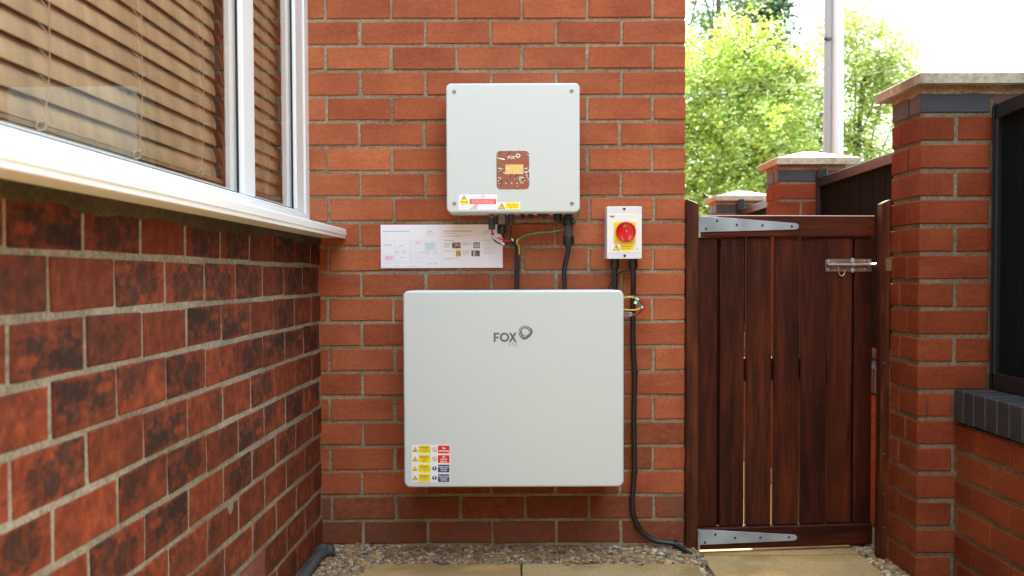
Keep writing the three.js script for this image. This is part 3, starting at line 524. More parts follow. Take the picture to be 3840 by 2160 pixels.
  obj('green_part', tube([[0.2, 1.179, 0.07], [0.182, 1.174, 0.09], [0.148, 1.165, 0.09], [0.079, 1.159, 0.09], [0.041, 1.149, 0.085], [0.024, 1.140, 0.081]], 0.0024, 40, 8), M.green, e1);
  obj('yellow_part', tube([[0.024, 1.140, 0.081], [0.019, 1.134, 0.08], [0.018, 1.126, 0.075], [0.024, 1.117, 0.055], [0.026, 1.101, 0.047], [0.027, 1.088, 0.038]], 0.0023, 30, 8), M.cableYellow, e1);
  one('short green wire looping from the upper box edge to the screw connector', [[0.234, 1.243, 0.155], [0.231, 1.227, 0.15], [0.224, 1.211, 0.13], [0.213, 1.197, 0.11]], 0.0025, M.green, 'wire');
}

// ------------------------------------------------------------------ instruction sheet
{
  const map = canvasTex(2048, 726, (g, w, h) => {
    g.fillStyle = '#e9ecf4'; g.fillRect(0, 0, w, h); g.fillStyle = '#edecef'; g.fillRect(1020, 0, w, h); g.fillStyle = 'rgba(120,130,150,.35)'; g.fillRect(1018, 0, 3, h);
    const T = (s, x, y, px, c, b) => { g.font = F(px, b); g.fillStyle = c; g.fillText(s, x, y); }, grey = '#8b93a5';
    T('Residential Solar PV Electrical Schematic', 36, 118, 23, '#2f6fc0', true); T('Project: 00000', 52, 174, 13, '#4a7fd0', false);
    const para = (x, y, n, wd, c, dy = 14) => { for (let i = 0; i < n; i++) { g.fillStyle = c; let xx = x; const end = x + wd * (i === n - 1 ? 0.6 : 0.9 + 0.1 * hash(i, x, 3)); let k = 0; while (xx < end) { const l = 6 + 18 * hash(k++, i + y, x); g.fillRect(xx, y + i * dy, Math.min(l, end - xx), 5); xx += l + 5; } } };
    T('PV System', 770, 114, 20, '#3a66a8', true); para(765, 130, 3, 150, '#9fb0cc', 11); para(765, 175, 1, 210, '#9fb0cc');
    g.strokeStyle = '#b9c0cf'; g.lineWidth = 2; for (const [a, b, c, d] of [[40, 262, 460, 380], [230, 262, 290, 350], [480, 262, 460, 380], [60, 476, 220, 36], [240, 452, 70, 60], [250, 564, 120, 70], [582, 396, 90, 64], [590, 466, 84, 60], [700, 468, 80, 60], [540, 564, 170, 50], [40, 634, 130, 24]]) g.strokeRect(a, b, c, d);
    g.beginPath(); g.moveTo(310, 484); g.lineTo(960, 484); g.moveTo(350, 350); g.lineTo(350, 450); g.moveTo(620, 330); g.lineTo(620, 396); g.moveTo(730, 528); g.lineTo(730, 600); g.moveTo(515, 510); g.lineTo(515, 620); g.stroke();
    g.beginPath(); g.arc(790, 482, 28, 0, 7); g.moveTo(920, 500); g.arc(900, 484, 16, 0, 7); g.stroke();
    g.strokeStyle = '#d98a9c'; g.fillStyle = 'rgba(240,170,190,.35)'; g.fillRect(70, 524, 150, 70); g.strokeRect(70, 524, 150, 70); g.strokeRect(568, 276, 114, 52); para(84, 534, 4, 120, '#cf6d88'); para(582, 286, 3, 84, '#cf6d88');
    g.fillStyle = '#d4e8f0'; g.fillRect(736, 290, 190, 150); para(746, 304, 9, 160, '#8cb8cc'); para(60, 330, 3, 130, grey, 11); para(312, 346, 2, 80, grey, 11); para(244, 386, 1, 80, grey); para(246, 440, 3, 60, grey, 10); para(382, 432, 4, 40, grey, 10); para(332, 540, 2, 90, grey, 10); para(700, 452, 2, 50, grey, 10); para(780, 450, 2, 40, grey, 10); para(890, 450, 2, 40, grey, 10); para(585, 552, 1, 90, grey);
    para(36, 688, 1, 60, grey); para(230, 686, 1, 130, '#6a8ac8'); para(470, 688, 1, 230, grey); para(800, 650, 2, 60, grey, 10); para(890, 650, 2, 60, grey, 10);
    T('System shut-down and start-up procedure', 1052, 116, 24, '#3c3f45', true); T('Fox ESS Hybrid PV System', 1052, 151, 17, '#55585e', true); para(1052, 178, 2, 500, '#8f959e'); T('Shut-down procedure', 1052, 268, 17, '#3a4a78', true);
    para(1062, 300, 8, 112, '#a4a9b4', 12); para(1062, 434, 2, 180, '#8fb49c', 13); para(1376, 300, 5, 150, '#a4a9b4', 12); para(1380, 434, 7, 110, '#a4a9b4', 12); para(1062, 562, 2, 260, '#8fa4c4', 12);
    const pic = (x, y, a, b, cs) => { g.save(); g.beginPath(); g.roundRect(x, y, a, b, 8); g.clip(); g.fillStyle = cs[0]; g.fillRect(x, y, a, b); for (let i = 0; i < 22; i++) { g.fillStyle = cs[1 + (i % (cs.length - 1))]; g.fillRect(x + hash(i, x, 1) * a * .8, y + hash(i, y, 2) * b * .8, a * .2, b * .18); } g.restore(); };
    pic(1196, 300, 146, 98, ['#6b5852', '#a77b5a', '#3c3438', '#b9b2ae', '#7d4a3a']); pic(1556, 300, 106, 98, ['#565c66', '#565c66']); g.fillStyle = '#b9bcc4'; g.fillRect(1570, 318, 80, 66); g.fillStyle = '#4d525a'; g.fillRect(1600, 336, 20, 16);
    pic(1264, 436, 76, 96, ['#4a4438', '#5a5240']); g.fillStyle = '#d6c21c'; g.fillRect(1276, 446, 50, 80); g.fillStyle = '#c4242a'; g.beginPath(); g.arc(1300, 482, 18, 0, 7); g.fill();
    pic(1520, 434, 142, 98, ['#4b423c', '#5a4c40', '#39332f']); g.fillStyle = '#a9adb4'; g.fillRect(1548, 440, 40, 88); g.fillStyle = '#a8682c'; g.fillRect(1600, 490, 28, 30);
    T('PV System', 1740, 116, 18, '#6d6f76', true); para(1712, 130, 3, 110, '#b0b0b8', 11); T('Start-up procedure', 1712, 268, 17, '#4a4d58', true); for (let i = 0; i < 5; i++) para(1724, 298 + i * 44, 2, 220, '#a4a9b4', 13);
  });
  const t = thing('instruction_sheet', 'wide white printed wiring diagram sheet fixed to the brick wall', 'sign', [-0.2508, 1.1175, 0.004]);
  const g = new THREE.BoxGeometry(0.437, 0.155, 0.0015, 40, 1, 1), p = g.attributes.position;
  for (let i = 0; i < p.count; i++) { const x = p.getX(i); p.setZ(i, p.getZ(i) + 0.0012 * Math.sin(x * 24) + (x > 0.1 ? (x - 0.1) * 0.05 : 0)); }
  g.computeVertexNormals(); obj('sheet', g, new THREE.MeshPhysicalMaterial({ map, roughness: 0.4, clearcoat: 0.5, clearcoatRoughness: 0.15 }), t);
}

// ------------------------------------------------------------------ battery box
{
  const t = thing('battery_box', 'large pale grey battery box low on the brick wall', 'battery', [0.0045, 0.6295, 0]);
  const g = plate(0.741, 0.664, 0.22, 0.021, 0.007, 4), p = g.attributes.position;
  for (let i = 0; i < p.count; i++) { const k = (0.22 - p.getZ(i)) / 0.22; if (k > 0.2) { p.setX(i, p.getX(i) * (1 - 0.045 * (k - 0.2))); } }
  g.computeVertexNormals(); obj('casing', g, M.battery, t, [0, 0, 0.02]);
  obj('mounting_bracket', box(0.5, 0.4, 0.024, 0, 0, 0.011), M.grey, t);
  logo(t, -0.0665, 0.1593, 0.2400, 0.0000745, M.ink, M.inkLight, true);
  sticker('hazard_sticker', 0.130, 0.1275, canvasTex(1024, 1004, (g, w, h) => {
    g.fillStyle = '#e2e8ea'; g.fillRect(0, 0, w, h); g.textAlign = 'center';
    const rows = [['batt', ['Battery charging', 'area'], 'r', ['No', 'smoking']], ['bang', ['Explosive', 'gases'], 'r', ['No', 'naked', 'flames']], ['acid', ['Battery contains', 'acid'], 'b', ['Avoid contact', 'with skin', 'and eyes']], ['bolt', ['Electric shock', 'risk'], 'b', ['Wear personal', 'protective', 'clothing']]];
    rows.forEach(([sym, sub, k, txt], i) => {
      const y = 24 + i * 253; warnTri(g, 90, y + 164, 132, sym);
      g.fillStyle = '#ead608'; g.beginPath(); g.roundRect(186, y, 308, 208, 10); g.fill(); g.fillStyle = '#4a4108'; g.font = F(66); g.fillText('Danger', 340, y + 78); g.font = F(34); lines(g, sub, 340, y + 132, 38);
      if (k === 'r') { g.strokeStyle = '#c03a4c'; g.lineWidth = 10; g.beginPath(); g.arc(608, y + 104, 56, 0, 7); g.moveTo(568, y + 64); g.lineTo(648, y + 144); g.stroke(); g.fillStyle = '#333'; g.fillRect(i ? 590 : 600, y + (i ? 70 : 110), 10, 50); g.fillRect(600, y + 124, 26, 10); }
      else { g.fillStyle = '#123f74'; g.beginPath(); g.arc(608, y + 104, 60, 0, 7); g.fill(); g.fillStyle = '#fff'; g.beginPath(); g.moveTo(592, y + 58); g.lineTo(624, y + 58); g.lineTo(615, y + 120); g.lineTo(601, y + 120); g.fill(); g.beginPath(); g.arc(608, y + 142, 12, 0, 7); g.fill(); }
      g.fillStyle = k === 'r' ? '#d01722' : '#123f74'; g.beginPath(); g.roundRect(698, y, 306, 208, 10); g.fill(); g.fillStyle = '#fff';
      if (k === 'r') { g.font = F(txt.length > 2 ? 58 : 66); lines(g, txt, 852, y + (txt.length > 2 ? 62 : 88), txt.length > 2 ? 64 : 72); } else { g.font = F(42); lines(g, txt, 852, y + 68, 50); }
    });
  }), t, -0.2797, -0.2503, 0.2408, -0.012);
  obj('side_socket', [box(0.03, 0.03, 0.05, 0.362, 0.25, 0.10)], M.grey, t);
}
// wire loop at its right side
{
  const w = (label, pts, r, m, name = 'wire') => tag(obj(name, tube(pts, r, pts.length * 8, 8), m, scene), label, 'wire');
  const e = thing('earth_wire', 'yellow and green wire loop beside the upper right corner of the large box', 'wire');
  obj('yellow_part', tube([[0.365, 0.928, 0.12], [0.390, 0.934, 0.12], [0.417, 0.935, 0.11], [0.426, 0.933, 0.11]], 0.0026, 30, 8), M.cableYellow, e);
  obj('green_part', tube([[0.426, 0.933, 0.11], [0.436, 0.920, 0.11], [0.446, 0.909, 0.11], [0.449, 0.900, 0.11], [0.446, 0.897, 0.11]], 0.0026, 30, 8), M.green, e);
  obj('yellow_part', tube([[0.446, 0.897, 0.11], [0.438, 0.892, 0.11], [0.416, 0.890, 0.11], [0.389, 0.892, 0.12], [0.365, 0.893, 0.12]], 0.0026, 30, 8), M.cableYellow, e);
  w('red wire forming the outside of the loop beside the large box', [[0.422, 0.937, 0.1], [0.436, 0.935, 0.1], [0.449, 0.929, 0.1], [0.459, 0.918, 0.1], [0.463, 0.904, 0.1], [0.460, 0.891, 0.1], [0.451, 0.881, 0.1], [0.432, 0.875, 0.1], [0.410, 0.874, 0.1]], 0.0031, M.red);
  w('dark grey wire inside the red loop beside the large box', [[0.383, 0.939, 0.1], [0.405, 0.939, 0.1], [0.431, 0.936, 0.105], [0.443, 0.924, 0.107], [0.451, 0.910, 0.107], [0.453, 0.897, 0.107], [0.447, 0.884, 0.107], [0.434, 0.874, 0.107], [0.419, 0.869, 0.105], [0.408, 0.869, 0.105]], 0.0028, M.darkGrey);
  const c = thing('wire_connector', 'grey two-way connector at the bottom of the wire loop', 'connector', [0.401, 0.874, 0.105]);
  obj('body', block(0.022, 0.018, 0.014, 0.002), M.midGrey, c, [-0.004, -0.001, 0]); obj('nose', [cyl(0.0045, 0.005, 0.012, 12).rotateZ(Math.PI / 2).translate(0.011, 0.0045, 0), cyl(0.0035, 0.004, 0.012, 12).rotateZ(Math.PI / 2).translate(0.01, -0.004, 0)], M.grey, c);
  tag(obj('cable_label', block(0.0095, 0.0105, 0.0015, 0.0004), M.white, scene, [0.430, 0.9165, 0.117], [0, 0, -0.5]), 'white paper flag inside the wire loop', 'label');
  tag(obj('cable_label', tube([[0.4525, 0.904, 0.107], [0.453, 0.896, 0.107]], 0.0044, 3, 10), M.white, scene), 'white sleeve marker at the right of the wire loop', 'label');
  tag(obj('cable_label', tube([[0.430, 0.932, 0.113], [0.441, 0.925, 0.113]], 0.0034, 3, 10), M.white, scene), 'white sleeve marker at the top of the wire loop', 'label');
}

// ------------------------------------------------------------------ isolator switch
{
  const t = thing('isolator_switch', 'white isolator switch box with a red rotary knob', 'switch', [0.3927, 1.160, 0]);
  obj('back_box', plate(0.121, 0.18, 0.055, 0.004, 0.002), M.isoBox, t, [-0.0006, 0, 0.004]);
  obj('lid', plate(0.1225, 0.1825, 0.04, 0.0045, 0.002), M.isoBox, t, [0, 0, 0.06]);
  obj('lid_panel', plate(0.119, 0.136, 0.0015, 0.003, 0.0006), M.white, t, [0, -0.0025, 0.0996]);
  for (const [x, y] of [[-0.0005, 0.082], [0.001, -0.081]]) obj('lid_screw', [cyl(0.0048, 0.0048, 0.002, 18).rotateX(Math.PI / 2)], M.black, t, [x, y, 0.0998]);
  obj('yellow_plate', plate(0.0745, 0.0735, 0.006, 0.002, 0.0008), M.yellow, t, [0.001, 0.0, 0.1008]);
  const k = new THREE.Group(); k.name = 'knob'; k.position.set(0.0035, 0.0025, 0.1068); t.add(k);
  obj('rim', new THREE.LatheGeometry([[0.029, 0.0], [0.0348, 0.0], [0.0352, 0.012], [0.0335, 0.0145], [0.0308, 0.0145], [0.0296, 0.012], [0.0290, 0.004], [0, 0.004]].map(([a, b]) => new THREE.Vector2(a, b)), 48).rotateX(Math.PI / 2), M.knob, k);
  obj('handle', [(() => { const s = poly([[-.0055, .005], [0, .0125], [.0062, .005], [.0065, -.030], [-.0048, -.030]]); return boxUV(new THREE.ExtrudeGeometry(s, { depth: 0.012, bevelEnabled: true, bevelSize: 0.0012, bevelThickness: 0.0012, bevelSegments: 2 })); })()], M.knob, k, [0.0006, 0, 0.004]);
  obj('knob_screw', cyl(0.003, 0.003, 0.001, 14).rotateX(Math.PI / 2), M.steel, k, [0.001, 0.001, 0.0178]);
  sticker('position_mark', 0.0085, 0.0075, canvasTex(64, 56, (g) => { g.fillStyle = '#d8a81c'; g.fillRect(0, 0, 64, 56); g.fillStyle = '#4a2a10'; g.fillRect(22, 12, 36, 8); g.fillRect(22, 34, 36, 8); g.fillRect(40, 12, 10, 30); }), k, -0.003, 0.0195, 0.0046);
  obj('maker_mark', [[[-.0325, .0585], [-.0105, .0585], [-.0145, .0545], [-.0265, .0525]], [[-.0205, .0515], [-.0135, .0535], [-.0205, .0485]]].map((a) => new THREE.ExtrudeGeometry(poly(a), { depth: 0.0004, bevelEnabled: false })), M.inkLight, t, [-0.021, 0, 0.1012]);
  sticker('warning_sticker', 0.0768, 0.027, canvasTex(560, 196, (g, w, h) => {
    g.fillStyle = '#f1f3f6'; g.fillRect(0, 0, w, h); warnTri(g, 104, 172, 164); g.fillStyle = '#f6dc06'; g.beginPath(); g.roundRect(208, 18, 340, 158, 18); g.fill();
    g.fillStyle = '#6c5a0c'; g.textAlign = 'center'; g.font = F(34); lines(g, ['PV system - main', 'A.C. isolator'], 378, 86, 44);
  }), t, -0.0045, -0.0515, 0.1014);
  obj('rating_text', [...'IMO'].map((c, i) => new THREE.ExtrudeGeometry(font.generateShapes(c, 0.004), { depth: 0.0003, bevelEnabled: false }).translate(0.037 + i * 0.0045, -0.0595, 0.1011)), M.grey, t);
  for (const x of [-0.0285, 0.0365]) obj('cable_gland', boxUV(new THREE.LatheGeometry([[0.008, -0.129], [0.0125, -0.126], [0.0165, -0.118], [0.0165, -0.105], [0.0135, -0.102], [0.0155, -0.1], [0.0155, -0.09]].map(([a, b]) => new THREE.Vector2(a, b)), 12)), M.black, t, [x, 0, 0.055]);
  const one = (label, pts, r) => tag(obj('cable', tube(pts, r, pts.length * 8, 12), M.black, scene), label, 'cable');
  one('short black cable from the left gland of the red-knob switch into the large box', [[0.364, 1.035, 0.055], [0.365, 1.004, 0.05], [0.366, 0.95, 0.04]], 0.0092);
  one('thin black lead drooping between the two cables under the red-knob switch', [[0.426, 1.028, 0.06], [0.399, 1.026, 0.05], [0.381, 1.020, 0.045], [0.373, 1.009, 0.04], [0.357, 0.988, 0.035], [0.342, 0.962, 0.03]], 0.0026);
  const d = thing('cable', 'long black cable dropping from the switch down the wall into the gravel', 'cable');
  obj('sheath', tube([[0.429, 1.038, 0.055], [0.431, 0.985, 0.045], [0.432, 0.943, 0.03], [0.433, 0.759, 0.022], [0.4385, 0.66, 0.02], [0.436, 0.506, 0.02], [0.437, 0.306, 0.02], [0.432, 0.229, 0.02], [0.430, 0.182, 0.02], [0.441, 0.128, 0.02], [0.471, 0.082, 0.022], [0.517, 0.055, 0.025], [0.578, 0.046, 0.03], [0.609, 0.033, 0.06], [0.636, 0.019, 0.10], [0.660, 0.004, 0.17], [0.668, -0.01, 0.2]], 0.0093, 170, 14), M.black, d);
  for (const [x, y, z, r] of [[0.4385, 0.662, 0.02, 0], [0.437, 0.304, 0.02, 0], [0.584, 0.045, 0.033, 1.3], [0.448, 0.112, 0.02, 0.5]]) obj('cable_clip', [cyl(0.0112, 0.0112, 0.012, 16), box(0.012, 0.010, 0.02, 0.007, 0, -0.010)], M.black, d, [x, y, z], [0, 0, r]);
}

// ------------------------------------------------------------------ gate and its posts
{
  const p = thing('gate_post', 'brown timber gate post against the orange brick wall', 'post', [0.6448, 0, -0.01]);
  { const g = block(0.0425, 1.32, 0.07, 0.003); const q = g.attributes.position; for (let i = 0; i < q.count; i++) if (q.getY(i) > 0.6) q.setY(i, q.getY(i) - 0.008 * (q.getX(i) / 0.02)); g.computeVertexNormals(); obj('timber', g, M.post, p, [0, 0.615, 0]); }
  obj('hinge_pin', [cyl(0.004, 0.004, 0.085, 12).translate(0.0235, 1.187, 0.038), cyl(0.004, 0.004, 0.07, 12).translate(0.0235, 0.062, 0.038)], M.galv, p);
  const p2 = thing('gate_post', 'thin brown timber gate post fixed to the tall brick pier', 'post', [1.303, 0, 0.085]);
  { const g = block(0.030, 1.27, 0.05, 0.003); const q = g.attributes.position; for (let i = 0; i < q.count; i++) if (q.getY(i) > 0.6) q.setY(i, q.getY(i) + 0.007 * (q.getX(i) / 0.015)); g.computeVertexNormals(); obj('timber', g, M.post, p2, [0, 0.63, 0]); }
  obj('bolt_head', [0.6, 0.28, 0.14, 0.02].map((y) => new THREE.SphereGeometry(0.0055, 10, 6).scale(1, 1, 0.5).translate(-0.002, y + 0.1, 0.025)), M.screw, p2);
  obj('keep', box(0.02, 0.045, 0.006, 0.008, 1.045, 0.027), M.brass, p2);

  const gate = thing('wooden_gate', 'dark red-brown boarded timber gate with metal strap hinges', 'gate', [0.671, 0, 0], Math.atan(0.07 / 0.655));
  const Wd = 0.6615, y0 = 0.0145, y1 = 1.2265;
  obj('top_rail', block(Wd, 0.078, 0.042, 0.003, 0, { swap: true }), M.wood[2], gate, [Wd / 2, y1 - 0.039, -0.021]);
  obj('bottom_rail', block(Wd, 0.078, 0.042, 0.003, 0, { swap: true }), M.wood[3], gate, [Wd / 2, y0 + 0.039, -0.021]);
  obj('middle_rail', block(Wd, 0.085, 0.03, 0.003, 0, { swap: true }), M.wood[1], gate, [Wd / 2, 0.665, -0.056]);
  const e = [0.001, 0.0745, 0.0845, 0.1755, 0.1845, 0.2782, 0.2875, 0.3825, 0.3895, 0.4858, 0.4905, 0.5855, 0.5925, 0.6615];
  const ylo = y0 + 0.0795, yhi = y1 - 0.0795;
  for (let i = 0; i < 7; i++) {
    const a = e[2 * i], b = e[2 * i + 1], bd = obj('board', block(b - a, yhi - ylo, 0.022, 0.0028), M.wood[[1, 0, 2, 3, 1, 0, 3][i]], gate, [(a + b) / 2, (ylo + yhi) / 2, -0.027 + rr(-.0012, .0012)], [0, 0, rr(-.0006, .0006)]);
    if (i > 0) obj('screw_head', [[-.026, .508], [.026, .508], [-.026, -.520], [.026, -.520], [0.012, -0.075]].map(([x, y]) => cyl(0.0024, 0.0024, 0.001, 10).rotateX(Math.PI / 2).translate(x * (b - a) / .093, y, 0.0113)), M.screw, bd);
  }
  for (const y of [y1 - 0.02, y1 - 0.035]) obj('rail_screw', cyl(0.0026, 0.0026, 0.001, 10).rotateX(Math.PI / 2), M.screw, gate, [0.61 + (y1 - y), y, 0.0003]);
  obj('cover_strip', [box(0.016, yhi - ylo, 0.01, 0.0795, (ylo + yhi) / 2, -0.0435), box(0.014, yhi - ylo, 0.01, 0.589, (ylo + yhi) / 2, -0.0435)], M.wood[1], gate);
  const strap = (cy0, cy1, cy2, cy3, holes) => { // tapering plate with a rounded end
    const s = new THREE.Shape(); s.moveTo(0.001, cy1); s.lineTo(0.358, cy3); s.quadraticCurveTo(0.370, cy3 + 0.002, 0.370, (cy2 + cy3) / 2); s.quadraticCurveTo(0.370, cy2 - 0.002, 0.358, cy2); s.lineTo(0.05, cy0 - 0.002); s.lineTo(0.001, cy0); s.closePath();
    const m = obj('hinge_strap', boxUV(new THREE.ExtrudeGeometry(s, { depth: 0.0025, bevelEnabled: true, bevelSize: 0.0008, bevelThickness: 0.0008, bevelSegments: 1 }), true), M.galv, gate, [0, 0, 0.0012]);
    for (const [x, y] of holes) obj('strap_screw', [new THREE.SphereGeometry(0.0048, 12, 8).scale(1, 1, 0.45)], M.screw, m, [x, y, 0.0033]);
  };
  strap(1.2215, 1.1655, 1.1965, 1.1753, [[0.066, 1.2055], [0.0255, 1.1770], [0.139, 1.1908], [0.234, 1.1895], [0.344, 1.1862]]);
  strap(0.0885, 0.0350, 0.0602, 0.0395, [[0.063, 0.0712], [0.0245, 0.0430], [0.137, 0.0563], [0.232, 0.0540], [0.340, 0.0518]]);
  // barrel bolt
  const b = new THREE.Group(); b.name = 'barrel_bolt'; b.position.set(0.568, 1.045, -0.014); gate.add(b);
  obj('plate', plate(0.176, 0.046, 0.004, 0.004, 0.0008), M.boltPlate, b, [0, 0, -0.002]);
  obj('rod', cyl(0.0062, 0.0062, 0.185, 16).rotateZ(Math.PI / 2), M.steel, b, [0.006, 0.001, 0.012]);
  obj('guide', [block(0.010, 0.020, 0.014, 0.002).translate(-0.066, 0, 0.008), new THREE.TorusGeometry(0.0085, 0.0028, 8, 18).rotateY(Math.PI / 2).translate(0.012, 0.001, 0.012), new THREE.TorusGeometry(0.0085, 0.003, 8, 18).rotateY(Math.PI / 2).translate(0.07, 0.001, 0.012)].map((q) => boxUV(q)), M.steel, b);
  obj('knuckle', [[0.012, 0.0165], [0.013, -0.0175]].map(([x, y]) => new THREE.SphereGeometry(0.0095, 16, 10).scale(1, 1.05, 0.7).translate(x, y, 0.008)), M.galv, b);
  obj('pull_loop', tube([[-0.046, -0.002, 0.013], [-0.045, -0.016, 0.015], [-0.043, -0.03, 0.016], [-0.034, -0.039, 0.017], [-0.025, -0.033, 0.017], [-0.022, -0.018, 0.016]], 0.0020, 30, 8), M.brass, b);
  obj('plate_screw', [[-0.077, 0.014], [-0.077, -0.015], [0.06, 0.015], [0.06, -0.015], [0.077, 0.0165]].map(([x, y]) => new THREE.SphereGeometry(0.004, 10, 6).scale(1, 1, .5).translate(x, y, 0.0022)), M.steel, b);
}

// ------------------------------------------------------------------ piers, low walls, fence panels
const P = 0.0895;
function pier(label, x, z, yTop, nCourses, capY, firstA) {
  const t = thing('brick_pier', label, 'pier', [x, 0, z], 0, undefined), Wp = 0.345, D = 0.24;
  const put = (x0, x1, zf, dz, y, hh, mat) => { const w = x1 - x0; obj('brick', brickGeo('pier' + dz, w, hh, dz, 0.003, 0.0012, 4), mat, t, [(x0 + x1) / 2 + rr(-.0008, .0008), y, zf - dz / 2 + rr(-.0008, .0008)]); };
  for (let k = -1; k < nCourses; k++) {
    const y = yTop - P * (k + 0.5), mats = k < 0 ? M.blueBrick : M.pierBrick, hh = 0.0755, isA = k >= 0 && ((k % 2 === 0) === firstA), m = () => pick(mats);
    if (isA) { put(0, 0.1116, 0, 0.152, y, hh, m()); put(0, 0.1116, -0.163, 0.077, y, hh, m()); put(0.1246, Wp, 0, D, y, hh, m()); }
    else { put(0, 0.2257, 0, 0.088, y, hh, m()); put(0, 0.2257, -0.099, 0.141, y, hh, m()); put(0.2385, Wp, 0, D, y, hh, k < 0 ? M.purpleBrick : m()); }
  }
  const yb = yTop - P * nCourses;
  obj('mortar', box(Wp - 0.010, yTop + P - yb - 0.004, D - 0.010, Wp / 2, (yTop + P + yb) / 2, -D / 2), M.darkMortar, t);
  const lump = new THREE.BoxGeometry(Wp + 0.002, 0.026, D + 0.002, 40, 4, 28), q = lump.attributes.position;
  for (let i = 0; i < q.count; i++) { const n = fbm(q.getX(i) * 0.9 + q.getZ(i) * 0.7 + 3, 0.5 + q.getY(i), 24, 24, 501, 3) - 0.5; if (q.getY(i) < 0.012) q.setY(i, q.getY(i) + n * 0.014); q.setX(i, q.getX(i) * (1 + n * 0.006)); q.setZ(i, q.getZ(i) * (1 + n * 0.006)); }
  lump.computeVertexNormals(); obj('top_mortar', boxUV(lump), M.pinkMortar, t, [Wp / 2, capY - 0.0132, -D / 2]);
  // cap: a slab with a low pyramid
  const cx0 = -0.019, cx1 = 0.412, z0 = 0.04, z1 = -0.34, h = 0.034, a = 0.053, pts = [], c = 0.003;
  for (const xx of [cx0, cx1]) for (const zz of [z1, z0]) { pts.push(new V3(xx, 0, zz), new V3(xx, h - c, zz), new V3(xx + (xx < 0 ? c : -c), h, zz + (zz > 0 ? -c : c))); }
  for (const [dx, dz] of [[-.02, 0], [.02, 0]]) pts.push(new V3((cx0 + cx1) / 2 + dx, h + a, (z0 + z1) / 2 + dz));
  obj('cap_stone', boxUV(new ConvexGeometry(pts), false, rr(0, 1), rr(0, 1)), M.concrete, t, [0, capY, 0]);
}
pier('tall brick pier right of the gate, nearest of the capped piers', 1.3185, 0.35, 1.525, 18, 1.618, true);
obj('dark_scratch', tube([[0.0305, 0.592, 0.0006], [0.0310, 0.572, 0.0006], [0.0295, 0.562, 0.0006], [0.0265, 0.546, 0.0006]], 0.0017, 16, 6), M.blackMatt, scene.getObjectByName('brick_pier'));
pier('middle capped brick pier rising behind the gate, below the white pole', 1.375, -1.575, 1.488, 17, 1.580, false);
pier('farthest capped brick pier, its cap just above the gate beside the hinge', 1.4495, -3.50, 1.452, 17, 1.542, true);

function lowWall(label, x, z0, z1, near) { // face towards -x, z0 > z1
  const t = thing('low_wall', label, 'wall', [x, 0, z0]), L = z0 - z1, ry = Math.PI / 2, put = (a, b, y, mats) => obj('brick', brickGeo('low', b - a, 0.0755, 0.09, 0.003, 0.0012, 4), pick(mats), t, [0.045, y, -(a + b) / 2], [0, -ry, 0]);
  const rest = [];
  for (let k = 0; k < 6; k++) for (let n = -1; n < L / 0.2333 + 1; n++) {
    const j = 0.2333 * n + (k % 2 ? 0.115 : 0), a = Math.max(0.004, j + 0.0055), b = Math.min(L - 0.004, j + 0.228), y = 0.5295 - P * (k + 0.5);
    if (b - a > 0.03) { if (near) put(Math.round(a * 500) / 500, Math.round(b * 500) / 500, y, M.pierBrick); else rest.push(box(0.09, 0.0755, b - a, 0.045, y, -(a + b) / 2)); }
  }
  if (rest.length) obj('brickwork', rest, M.pierBrick[1], t).userData.kind = 'stuff';
  obj('mortar', box(0.2, 0.62, L - 0.002, 0.106, 0.215, -L / 2), M.darkMortar, t);
  const cop = [];
  for (let n = 0; n < L / 0.0735 - 0.5; n++) { const g = brickGeo('cope', 0.245, 0.104, 0.0665, 0.004, 0.001, 4), p = [0.110, 0.587 + rr(-.001, .001), -0.0375 - 0.0735 * n]; if (near) obj('coping_brick', g, pick([M.blueBrick[1], M.blueBrick[1], M.blueBrick[0]]), t, p); else cop.push(g.clone().translate(...p)); }
  if (cop.length) obj('coping', cop, M.blueBrick[1], t).userData.kind = 'stuff';
  obj('coping_mortar', box(0.232, 0.094, L - 0.004, 0.110, 0.5855, -L / 2), M.darkMortar, t);
}
lowWall('low red brick wall with a dark brick coping in front of the nearest pier', 1.4405, 2.35, 0.352, true);
lowWall('low brick wall behind the gate between the nearest and middle piers', 1.462, 0.108, -1.573, false);
lowWall('low brick wall far behind the gate between the middle and farthest piers', 1.50, -1.817, -3.498, false);
function fence(label, x, z0, z1, top0, top1) {
  const t = thing('fence_panel', label, 'fence', [x, 0, z0]), L = z0 - z1, n = Math.round(L / 0.15), w = L / n, slope = (top1 - top0) / L;
  for (let i = 0; i < n; i++) { const a = top0 + slope * w * (i + 0.5) - 0.03, g = block(0.018, a - 0.642, w - 0.004, 0.002); obj('board', g, M.fence, t, [0.02, (0.642 + a) / 2, -w * (i + 0.5)]); }
  const rail = (yy0, yy1, hgt) => { const s = poly([[0, yy0 - hgt], [L, yy1 - hgt], [L, yy1], [0, yy0]]), g = new THREE.ExtrudeGeometry(s, { depth: 0.044, bevelEnabled: true, bevelSize: 0.003, bevelThickness: 0.003, bevelSegments: 2 }); return boxUV(g.rotateY(Math.PI / 2).translate(-0.003, 0, 0)); };
  obj('top_rail', rail(top0, top1, 0.04), M.fenceRail, t);
  obj('bottom_rail', rail(0.69, 0.69, 0.045), M.fenceRail, t);
  for (const z of [-0.0165, -L + 0.0165]) obj('post', [block(0.052, 0.92, 0.033, 0.006).translate(0.02, 1.095, z), block(0.004, 0.9, 0.008, 0.001).translate(-0.008, 1.095, z)], M.fenceRail, t);
}
fence('black fence panel at the right edge in front of the nearest pier', 1.545, 2.2, 0.372, 1.62, 1.545);
fence('black fence panel behind the gate between nearest and middle piers', 1.575, 0.10, -1.57, 1.518, 1.505);
